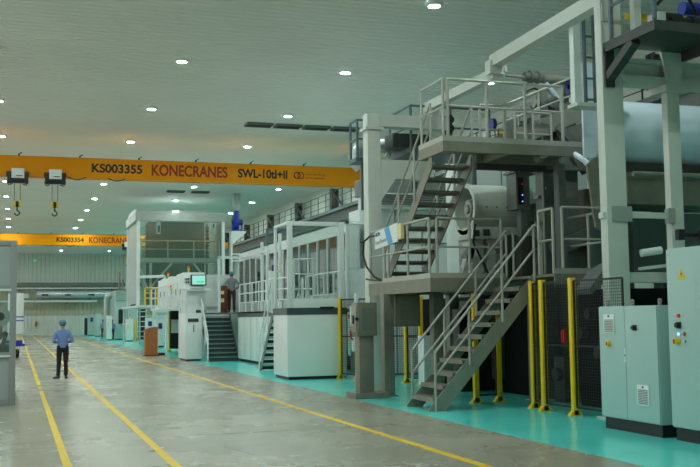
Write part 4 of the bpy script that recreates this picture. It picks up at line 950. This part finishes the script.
# coating drum, hoods, and dark innards of the front machine
tk = thing('process_tank', 'large pale blue horizontal tank behind the pale columns', 'tank', (12, 17.35, 3.9))
MB().tube([(11.2, 17.35, 5.33), (11.23, 17.35, 5.33), (14.2, 17.35, 5.33)], [.68, .72, .72], 48).build('shell', 'tank', tk)
MB().box(10.3, 11.2, 16.6, 16.66, 4.75, 6.6).box(10.68, 10.74, 16.66, 16.95, 4.75, 6.6).build('end_plate', 'tank', tk)
MB().box(11.25, 14.2, 16.75, 17.9, 4.5, 4.72).build('saddle', 'dark_steel', tk)
MB().box(11.3, 14.2, 16.7, 17.95, 3.88, 4.5).box(11.26, 14.2, 16.66, 16.7, 4.38, 4.5).build('hood', 'taupe', tk, .01)
MB().cyl((11.3, 16.5, 4.45), (14.2, 16.5, 4.45), .05, 12).build('pipe', 'steel', tk)
MB().prism([(10.35, 16.6, 4.6), (10.7, 16.6, 4.9), (10.7, 16.6, 3.3), (10.5, 16.6, 3.4)], (0, .06, 0)).build('side_plate', 'taupe', tk)
for x in (11.5, 13.9): MB().box(x-.12, x+.12, 17.05, 17.4, 0.003, 3.88).build('leg', 'dark_steel', tk)
mf = thing('gantry', 'dark steel uprights and gusset plates of the front machine', 'gantry', (11, 19, 0))
MB().box(10.5, 10.78, 18.6, 18.9, 0.003, 6.1).build('upright', 'grey_steel', mf, .01); MB().box(10.9, 11.3, 18.5, 18.9, 0.003, 6.0).build('upright', 'grey_steel', mf, .01)
MB().prism([(10.8, 18.45, 5.6), (11.9, 18.45, 6.0), (11.9, 18.45, 4.9), (11.4, 18.45, 4.7)], (0, .06, 0)).prism([(10.9, 18.44, 4.3), (12.0, 18.44, 4.5), (12.0, 18.44, 2.9), (11.2, 18.44, 2.7)], (0, .05, 0)).build('gusset', 'taupe', mf)
MB().bar((10.6, 18.4, 3.0), (12.0, 18.4, 3.7), .06, .24).bar((10.8, 18.4, 5.7), (11.9, 18.4, 4.8), .07, .16).box(10.5, 12.5, 18.4, 18.5, 4.78, 4.88).build('brace', 'grey_steel', mf)
MB().box(10.5, 14.2, 22.3, 22.36, 2.2, 4.4).build('rear_screen', 'dark_green', mf); MB().box(11.3, 14.2, 18.2, 18.24, 2.4, 3.9).build('rear_screen', 'dark_green', mf)
MB().box(10.9, 11.25, 18.42, 18.5, 2.5, 4.2).box(10.48, 10.86, 18.4, 18.46, 4.35, 4.42).build('cover_plate', 'grey_steel', mf)
MB().bar((10.5, 18.3, 3.05), (11.9, 18.3, 3.6), .06, .3).build('slanted_beam', 'grey_steel', mf)
for k in range(5): MB().box(10.42, 10.5, 18.65, 18.85, 3.1+.55*k, 3.16+.55*k).build('clamp', 'steel', mf)
MB().cyl((10.46, 18.5, 2.6), (10.46, 18.5, 5.5), .03, 8).build('pipe', 'steel', mf); MB().cyl((10.84, 18.5, 2.5), (10.84, 18.5, 5.0), .035, 8).build('pipe', 'steel', mf)
hs = thing('hose', 'pale grey hose drooping from the machine frame toward the tall column', 'hose', (10.4, 17, 4.5))
MB().tube([(10.3, 18.3, 5.02), (10.33, 17.8, 5.05), (10.4, 17.3, 4.98), (10.55, 17.0, 4.75), (10.75, 16.9, 4.45), (10.85, 16.9, 4.2)], .06, 12).build('tube', 'tank', hs)
MB().sphere((10.28, 18.35, 5.0), .13, 12).build('joint', 'steel', hs)
ar = thing('pipe_arm', 'jointed silver pipe arm lying above the upper platform rail', 'pipe', (10.9, 18.9, 6.8))
MB().cyl((9.85, 18.9, 6.86), (10.3, 18.9, 6.84), .035, 10).build('rod', 'steel', ar); MB().cyl((10.75, 18.9, 6.84), (11.6, 18.9, 6.82), .1, 16).build('pipe', 'steel', ar)
MB().cyl((10.3, 18.9, 6.86), (10.76, 18.9, 6.85), .1, 16).ring((10.42, 18.9, 6.86), (1, 0, 0), .14, .09, .06).ring((10.6, 18.9, 6.86), (1, 0, 0), .14, .09, .05).build('valve', 'grey_steel', ar)
MB().tube([(10.75, 18.8, 6.7), (10.95, 18.8, 6.5), (11.1, 18.8, 6.2), (11.2, 18.8, 5.95)], .07, 10).build('hose', 'tank', ar)
MB().tube([(10.2, 18.75, 6.2), (10.25, 18.75, 6.5), (10.45, 18.75, 6.58), (10.7, 18.75, 6.5)], .025, 8).build('cable', 'black', ar)
MB().box(11.2, 11.35, 18.85, 18.95, 6.0, 6.75).build('bracket', 'steel', ar)
nm_ = thing('drive_motor', 'dark blue motor at the right end of the pipe arm', 'motor', (11.45, 18.6, 6.5))
nm_['label'] = 'dark blue motor under the silver pipe arm next to the ladder frame'
MB().cyl((11.25, 18.6, 6.62), (11.62, 18.6, 6.62), .14, 18).box(11.3, 11.5, 18.5, 18.7, 6.42, 6.55).build('body', 'navy', nm_); MB().ring((11.2, 18.6, 6.62), (1, 0, 0), .17, .05, .05).build('flange', 'navy', nm_)
eq = thing('valve_block', 'cluster of dark valves and brackets on the inclined beam', 'valve block', (10.9, 18.8, 5.9))
MB().box(10.5, 11.3, 19.0, 19.5, 6.0, 6.35).box(10.6, 10.75, 18.7, 18.95, 6.0, 6.6).cyl((10.9, 18.7, 6.3), (10.9, 19.1, 6.3), .14, 14).build('body', 'grey_steel', eq, .015)
MB().cyl((10.45, 18.8, 6.25), (10.55, 18.8, 6.25), .09, 12).box(11.15, 11.3, 18.7, 19.0, 5.9, 6.3).build('fitting', 'steel', eq)
cbx = thing('push_button_box', 'small control box with yellow and orange buttons behind upper guardrail', 'control box', (9.95, 18.95, 5.3))
MB().box(9.8, 10.12, 18.9, 19.0, 5.45, 5.95).box(9.92, 10.0, 18.92, 18.98, 5.2, 5.45).build('case', 'grey_steel', cbx, .01)
MB().cyl((9.72, 18.88, 5.62), (9.72, 18.78, 5.62), .065, 12).build('button', 'yellow', cbx); MB().cyl((9.72, 18.88, 5.44), (9.72, 18.8, 5.44), .04, 12).build('button', 'orange', cbx)
MB().cyl((9.5, 18.95, 5.78), (9.58, 18.95, 5.78), .14, 18).build('disc', 'navy', cbx)
MB().box(9.66, 9.8, 18.9, 18.96, 5.35, 5.7).build('backplate', 'dark_steel', cbx)

dr = thing('fan_drum', 'large pale green cylindrical drum on the lower platform', 'drum', (10, 20.6, LZ))
MB().ring((9.62, 20.6, 4.15), (1, 0, 0), .56, .5, 1.7, 40).build('shell', 'pale_green', dr)
MB().ring((9.6, 20.6, 4.15), (1, 0, 0), .59, .49, .06, 40).build('rim', 'pale_green', dr)
MB().cyl((9.95, 20.6, 4.15), (10.0, 20.6, 4.15), .5, 32).build('inner_plate', 'dark_steel', dr)
MB().cyl((9.7, 20.6, 4.15), (9.95, 20.6, 4.15), .2, 18).cyl((9.66, 20.6, 4.15), (9.7, 20.6, 4.15), .1, 14).box(9.75, 9.95, 20.35, 20.85, 4.3, 4.38).box(9.75, 9.95, 20.3, 20.5, 3.95, 4.35).build('motor', 'steel', dr)
m = MB()
for k in range(6): m.cyl((9.9+.25*k, 20.03, 4.15), (9.9+.25*k, 20.07, 4.15), .02, 8)
m.build('bolt', 'dark_steel', dr)
MB().box(9.6, 11.3, 20.15, 21.0, 3.45, 3.72).box(9.65, 9.95, 20.35, 20.85, LZ, 3.45).box(10.05, 10.38, 20.3, 20.9, LZ, 3.45).build('base', 'pale_green', dr, .012)
MB().box(9.62, 9.74, 20.1, 20.15, 3.5, 3.64).box(9.85, 9.99, 20.1, 20.15, 3.52, 3.66).build('terminal_box', 'dark_steel', dr)
cp = thing('operator_box', 'dark control panel with lit dots beside the pale green drum', 'control box', (10.5, 19.5, LZ))
MB().box(10.33, 10.66, 19.45, 19.9, 4.05, 4.85).box(10.28, 10.92, 19.42, 19.95, 4.85, 4.9).box(10.45, 10.6, 19.5, 19.7, LZ, 4.05).build('case', 'grey_steel', cp, .01)
MB().box(10.37, 10.5, 19.435, 19.45, 4.15, 4.75).build('face', 'black', cp)
for z, c in ((4.22, 'led_blue'), (4.36, 'led_blue'), (4.6, 'led_red')): MB().cyl((10.47, 19.436, z), (10.47, 19.425, z), .015, 8).build('lamp', c, cp)
MB().quadbox([(10.36, 19.98, 4.6), (10.95, 19.5, 4.3), (10.96, 19.51, 4.3), (10.37, 19.99, 4.6), (10.36, 19.98, 5.05), (10.95, 19.5, 5.15), (10.96, 19.51, 5.15), (10.37, 19.99, 5.05)]).build('clear_shield', 'hazy', cp)
gm = thing('gear_unit', 'dark gear housings and brackets on lower platform behind its guardrail', 'gearbox', (11, 20, LZ))
MB().box(10.0, 10.36, 18.7, 19.3, LZ, 3.4).box(9.75, 10.0, 19.0, 19.4, LZ, 3.1).build('housing', 'dark_steel', gm, .03); MB().box(11.35, 12.3, 19.95, 21.9, 2.2, 4.2).build('housing', 'dark_steel', gm, .03)
MB().cyl((9.95, 18.95, 3.2), (9.95, 19.3, 3.2), .25, 20).build('motor', 'dark_steel', gm); MB().cyl((11.4, 20.5, 4.36), (12.0, 20.5, 4.36), .2, 18).build('motor', 'dark_steel', gm)
MB().box(10.8, 11.4, 19.5, 20.0, 3.8, 4.2).build('bracket', 'grey_steel', gm, .02)
MB().tube([(9.3, 19.4, 3.7), (9.25, 19.4, 3.3), (9.4, 19.4, 3.0), (9.6, 19.4, 2.6)], .025, 8).build('cable', 'black', gm)
MB().bar((9.2, 19.9, 2.55), (9.45, 19.9, 3.3), .2, .14).cyl((9.35, 19.8, 3.1), (9.35, 20.0, 3.1), .14, 14).build('lever', 'pale_green', gm)

# machine bed under the platforms
bd = thing('machine_bed', 'machine bed with rollers under the lower platform, its shade painted black', 'machine', (11, 21, 0))
MB().box(10.5, 13.4, 19.2, 25.5, .004, 2.2).box(10.3, 13.4, 15.5, 17.0, .004, 2.2).box(11.1, 13.4, 17.4, 18.3, .004, 2.2).build('bed', 'shade_black', bd, .02)  # black blocks paint in the unlit space beneath the platforms
MB().box(10.4, 10.5, 20.5, 21.0, .3, 2.1).box(10.4, 10.5, 22.2, 22.7, .3, 2.1).build('side_frame', 'dark_steel', bd)
for k in range(5): MB().cyl((10.15, 15.62+.28*k, 1.75-.36*(k % 3)), (10.3, 15.62+.28*k, 1.75-.36*(k % 3)), .1, 16).build('roller', 'dark_steel', bd)
MB().box(10.3, 10.6, 17.6, 18.0, .004, .9).cyl((10.2, 17.8, .55), (10.4, 17.8, .55), .14, 14).build('pump', 'dark_steel', bd, .02)
MB().box(9.72, 10.05, 23.4, 23.8, .004, 1.25).build('pump_box', 'white', bd, .02)
MB().box(9.7, 10.4, 21.2, 21.6, .004, 1.9).build('pump_box', 'black', bd, .02)
fr2 = thing('roll_stand', 'pale roll and black shaft bracket behind the tall end cabinet', 'roll stand', (10.5, 14.6, 2.5))
MB().cyl((10.0, 14.45, 2.76), (10.36, 14.4, 2.81), .065, 18).build('pale_roll', 'white', fr2)
MB().box(10.62, 10.74, 14.25, 14.35, 2.98, 3.16).cyl((10.7, 14.3, 3.07), (11.0, 14.3, 3.07), .035, 10).build('shaft', 'black', fr2)
MB().cyl((11.0, 14.3, 3.07), (11.6, 14.3, 3.07), .09, 18).build('steel_roll', 'black', fr2)
MB().box(9.98, 10.14, 15.15, 15.3, .004, 2.35).build('black_post', 'black', fr2)
MB().bar((10.0, 14.45, 2.5), (10.7, 14.45, 2.58), .2, .05).box(10.7, 10.9, 14.2, 14.55, .004, 2.7).build('support', 'pale_green', fr2)

# chute beside the landing
chu = thing('inclined_chute', 'pale edged inclined chute plate beside the landing guardrail', 'chute', (10.2, 15.7, 2.1))
MB().prism([(9.7, 15.6, 2.2), (10.0, 15.6, 2.55), (10.4, 15.6, 2.75), (10.4, 15.6, 2.6), (10.05, 15.6, 2.4), (9.75, 15.6, 2.1)], (0, .5, 0)).build('plate', 'grey_steel', chu)

# ------------------------------------------------------------------ yellow post fences
def fence(label, pts, h, skip=(), bare=()):
    t = thing('safety_fence', label, 'fence', (pts[0][0], pts[0][1], 0))
    for k_, (x, y) in enumerate(pts):
        if k_ in bare: continue
        p = MB().box(x-.05, x+.05, y-.05, y+.05, .015, h).build('post', 'yellow', t, .006)
        MB().prism([(x-.13, y-.05, .004), (x+.13, y-.05, .004), (x+.05, y-.05, .1), (x-.05, y-.05, .1)], (0, .1, 0)).build('foot', 'yellow', p)
    for i, (a, b) in enumerate(zip(pts, pts[1:])):
        if i in skip: continue
        a, b = V((*a, 0)), V((*b, 0)); dn = (b-a).normalized(); a2 = a+dn*.06; b2 = b-dn*.06
        m = MB()
        for z in (.15, 1.2, h-.06): m.bar(a2+V((0, 0, z)), b2+V((0, 0, z)), .02, .035)
        for q in (a2, b2): m.bar(q+V((0, 0, .15)), q+V((0, 0, h-.06)), .025, .03)
        fr_ = m.build('frame', 'black', t)
        mm = MB(); quadpanel(mm, a2+V((0, 0, .16)), b2-a2, V((0, 0, h-.24)), .004)
        mm.build('wire_mesh', 'mesh_xz' if abs(dn.x) > abs(dn.y) else 'mesh_yz', fr_)
    return t
f1_ = fence('black mesh fence with yellow posts in front of the machine, beside the steel staircase', [(8.77, 18.42), (9.28, 18.42)], 2.2)
f2_ = fence('black mesh fence on yellow posts between staircase and the double-door cabinet', [(9.22, 16.85), (9.1, 16.25), (9.15, 15.3), (9.22, 13.8)], 2.38, bare=(3,))
f3_ = fence('black mesh fence on yellow posts joining the white end cabinet', [(8.74, 27.2), (9.0, 26.5), (9.8, 26.3), (10.7, 25.9)], 2.3)
f4_ = fence('pair of yellow fence posts under the lower steel platform', [(9.76, 24.7), (9.85, 23.9)], 2.2)
yb = thing('prop_bar', 'slanted yellow prop bar leaning inside the fence beside white end cabinet', 'bar', (9.1, 27.0, 0))
MB().bar((9.35, 27.2, .03), (9.1, 27.2, 1.3), .08, .08).build('bar', 'yellow', yb)
hd_ = thing('door_handle_box', 'red handle on the black fence door near the yellow post', 'handle', (9.11, 15.45, 1.4))
MB().tube([(9.08, 15.5, 1.47), (9.05, 15.5, 1.45), (9.05, 15.5, 1.27), (9.08, 15.5, 1.25)], .014, 8).box(9.08, 9.12, 15.48, 15.52, 1.23, 1.49).build('grip', 'red', hd_)
wb_ = thing('switch_box', 'white switch boxes fixed to the yellow post behind the pedestal', 'switch box', (8.9, 26.4, .9))
MB().box(8.78, 8.96, 26.3, 26.44, 1.5, 2.05).box(8.9, 9.0, 26.3, 26.4, 2.05, 2.4).build('case', 'white', wb_, .01); MB().box(8.82, 9.08, 26.3, 26.44, .8, 1.2).build('case', 'white', wb_, .01)
MB().tube([(8.8, 26.28, 1.45), (8.74, 26.25, 1.35), (8.74, 26.25, 1.2), (8.8, 26.28, 1.12)], .025, 8).build('red_handle', 'red', wb_)
MB().box(8.92, 9.04, 26.28, 26.3, 1.15, 1.32).build('red_label', 'red', wb_)

# pedestal control box
pe = thing('control_pedestal', 'taupe steel control box on a square pedestal at the edge of teal floor', 'control box', (7.15, 20.6, 0))
MB().box(7.0, 7.33, 20.45, 20.75, .13, 1.36).build('column', 'taupe', pe, .008)
MB().box(6.85, 7.62, 20.3, 20.95, .004, .13).build('base', 'taupe', pe, .01)
MB().box(6.93, 7.38, 20.35, 20.75, 1.34, 2.05).build('case', 'taupe', pe, .012)
MB().box(6.91, 6.93, 20.4, 20.72, 1.42, 1.98).build('door', 'steel', pe, .004); MB().box(7.03, 7.27, 20.33, 20.34, 1.46, 1.93).build('window', 'grey_steel', pe)
MB().box(6.99, 7.31, 20.338, 20.352, 1.4, 1.99).build('window_frame', 'taupe', pe)
MB().box(6.88, 6.91, 20.52, 20.56, 1.6, 1.78).cyl((6.9, 20.33, 1.7), (6.9, 20.28, 1.7), .04, 10).build('lock', 'black', pe)
pw = thing('machine_enclosure', 'pale panelled enclosure wall seen between the platforms behind the drum', 'enclosure', (12.8, 24.5, 2.2))
MB().box(11.2, 15.2, 24.4, 25.2, 2.2, 6.0).build('body', 'white', pw, .03)
MB().box(12.5, 12.52, 24.38, 24.4, 2.3, 5.9).box(11.3, 15.1, 24.38, 24.4, 4.9, 4.92).build('seam', 'grey_steel', pw)
fl_ = thing('cable', 'black cable looping down from the sign board corner', 'cable', (7.7, 21.8, 2.5))
MB().tube([(7.83, 21.4, 3.6), (7.75, 21.8, 3.6), (7.68, 22.0, 3.5), (7.66, 22.05, 3.2), (7.7, 21.9, 2.9), (7.74, 21.5, 2.65), (7.76, 21.1, 2.56)], .025, 8).tube([(7.76, 21.1, 2.56), (7.74, 21.6, 2.58), (7.72, 22.0, 2.62)], .02, 8).build('cable', 'black', fl_)

# ------------------------------------------------------------------ electric cabinets at the aisle
c1 = thing('electric_cabinet', 'grey-green double-door electric cabinet with two vent grilles', 'electric cabinet', (8.9, 13, 0))
X1 = 8.57
MB().box(X1+.02, 9.1, 12.07, 13.56, .18, 1.86).build('body', 'cab_green', c1, .012)
MB().box(X1+.05, 9.08, 12.1, 13.53, .003, .18).build('plinth', 'plinth', c1)
dA = MB().box(X1, X1+.022, 12.87, 13.55, .2, 1.85).build('door', 'cab_green', c1, .006)
dB = MB().box(X1, X1+.022, 12.08, 12.86, .2, 1.85).build('door', 'cab_green', c1, .006)
def grille(y0, y1, z0, z1, par):
    g = MB().box(X1-.014, X1, y0, y1, z0, z1).build('vent_grille', 'white', par, .004)
    m = MB(); n = int((z1-z0-.08)/.024)
    for k in range(n): m.box(X1-.019, X1-.013, y0+.03, y1-.03, z0+.03+.024*k, z0+.04+.024*k)
    m.build('louvres', 'grey_steel', g)
    MB().box(X1-.017, X1-.0135, (y0+y1)/2-.02, (y0+y1)/2+.02, z1-.045, z1-.015).build('badge', 'blue', g)
grille(13.12, 13.41, 1.45, 1.74, dA); grille(12.3, 12.59, .42, .72, dB)
k_ = MB().box(X1-.008, X1, 13.235, 13.325, 1.25, 1.34).cyl((X1-.05, 13.28, 1.295), (X1-.006, 13.28, 1.295), .04, 16).build('main_switch', 'yellow', dA)
MB().box(X1-.06, X1-.048, 13.27, 13.29, 1.27, 1.32).build('knob', 'red', k_)
MB().box(X1-.025, X1, 12.56, 12.64, 1.5, 1.58).cyl((X1-.06, 12.6, 1.54), (X1-.02, 12.6, 1.54), .028, 14).build('rotary_switch', 'black', dB)
MB().box(X1-.012, X1, 12.85, 12.88, 1.03, 1.24).build('lock', 'white', dA); MB().cyl((X1-.018, 12.865, 1.13), (X1-.01, 12.865, 1.13), .012, 10).build('lock_barrel', 'dark_steel', dA)
for y in (12.15, 12.82, 13.48): MB().ring((8.68, y, 1.92), (1, 0, 0), .04, .022, .02, 16).box(8.67, 8.71, y-.02, y+.02, 1.855, 1.89).build('lifting_eye', 'steel', c1)
c2 = thing('electric_cabinet', 'tallest grey-green electric cabinet with warning triangle and lit blue lamp', 'electric cabinet', (8.95, 11, 0))
X2 = 8.61
MB().box(X2+.02, 9.3, 9.9, 11.87, .18, 2.64).build('body', 'cab_green', c2, .012); MB().box(X2+.05, 9.28, 9.95, 11.84, .003, .18).build('plinth', 'plinth', c2)
MB().box(X2, X2+.022, 10.9, 11.86, .2, 2.63).build('door', 'cab_green', c2, .006); MB().box(X2, X2+.022, 9.91, 10.89, .2, 2.63).build('door', 'cab_green', c2, .006)
tz = 2.28
tri = MB().prism([(X2-.004, 11.62, tz-.075), (X2-.004, 11.44, tz-.075), (X2-.004, 11.53, tz+.085)], (.004, 0, 0)).build('warning_triangle', 'yellow', c2)
MB().prism([(X2-.006, 11.54, tz+.035), (X2-.006, 11.515, tz-.005), (X2-.006, 11.53, tz-.005), (X2-.006, 11.52, tz-.05), (X2-.006, 11.55, tz+.005), (X2-.006, 11.533, tz+.005)], (.002, 0, 0)).build('flash_mark', 'black', tri)
def btn(y, z, r, m, name, dep=.03): 
    MB().cyl((X2-.006, y, z), (X2, y, z), r*1.3, 14).build('bezel', 'black' if m != 'yellow' else 'yellow', MB().cyl((X2-dep, y, z), (X2, y, z), r, 14).build(name, m, c2))
btn(11.62, 1.71, .02, 'led_red', 'red_lamp'); btn(11.62, 1.46, .022, 'led_blue', 'blue_lamp'); btn(11.51, 1.46, .02, 'orange', 'amber_button'); btn(11.51, 1.365, .018, 'white', 'white_button')
MB().box(X2-.02, X2, 11.58, 11.67, 1.535, 1.625).cyl((X2-.06, 11.625, 1.58), (X2-.015, 11.625, 1.58), .034, 16).build('rotary_switch', 'black', c2)
e_ = MB().cyl((X2-.02, 11.655, 1.36), (X2, 11.655, 1.36), .05, 18).cyl((X2-.07, 11.655, 1.36), (X2-.02, 11.655, 1.36), .036, 16).build('main_switch', 'yellow', c2)
MB().box(X2-.08, X2-.068, 11.645, 11.665, 1.33, 1.39).build('knob', 'red', e_)

# ------------------------------------------------------------------ light and view
wd = D.worlds.new('world'); bpy.context.scene.world = wd; wd.use_nodes = True
wd.node_tree.nodes['Background'].inputs[0].default_value = (.85, .96, .94, 1); wd.node_tree.nodes['Background'].inputs[1].default_value = SKY
sc = bpy.context.scene
sc.view_settings.view_transform = 'Standard'; sc.view_settings.look = 'None'; sc.view_settings.gamma = 1; sc.view_settings.use_curve_mapping = False
sc.view_settings.exposure = -0.2
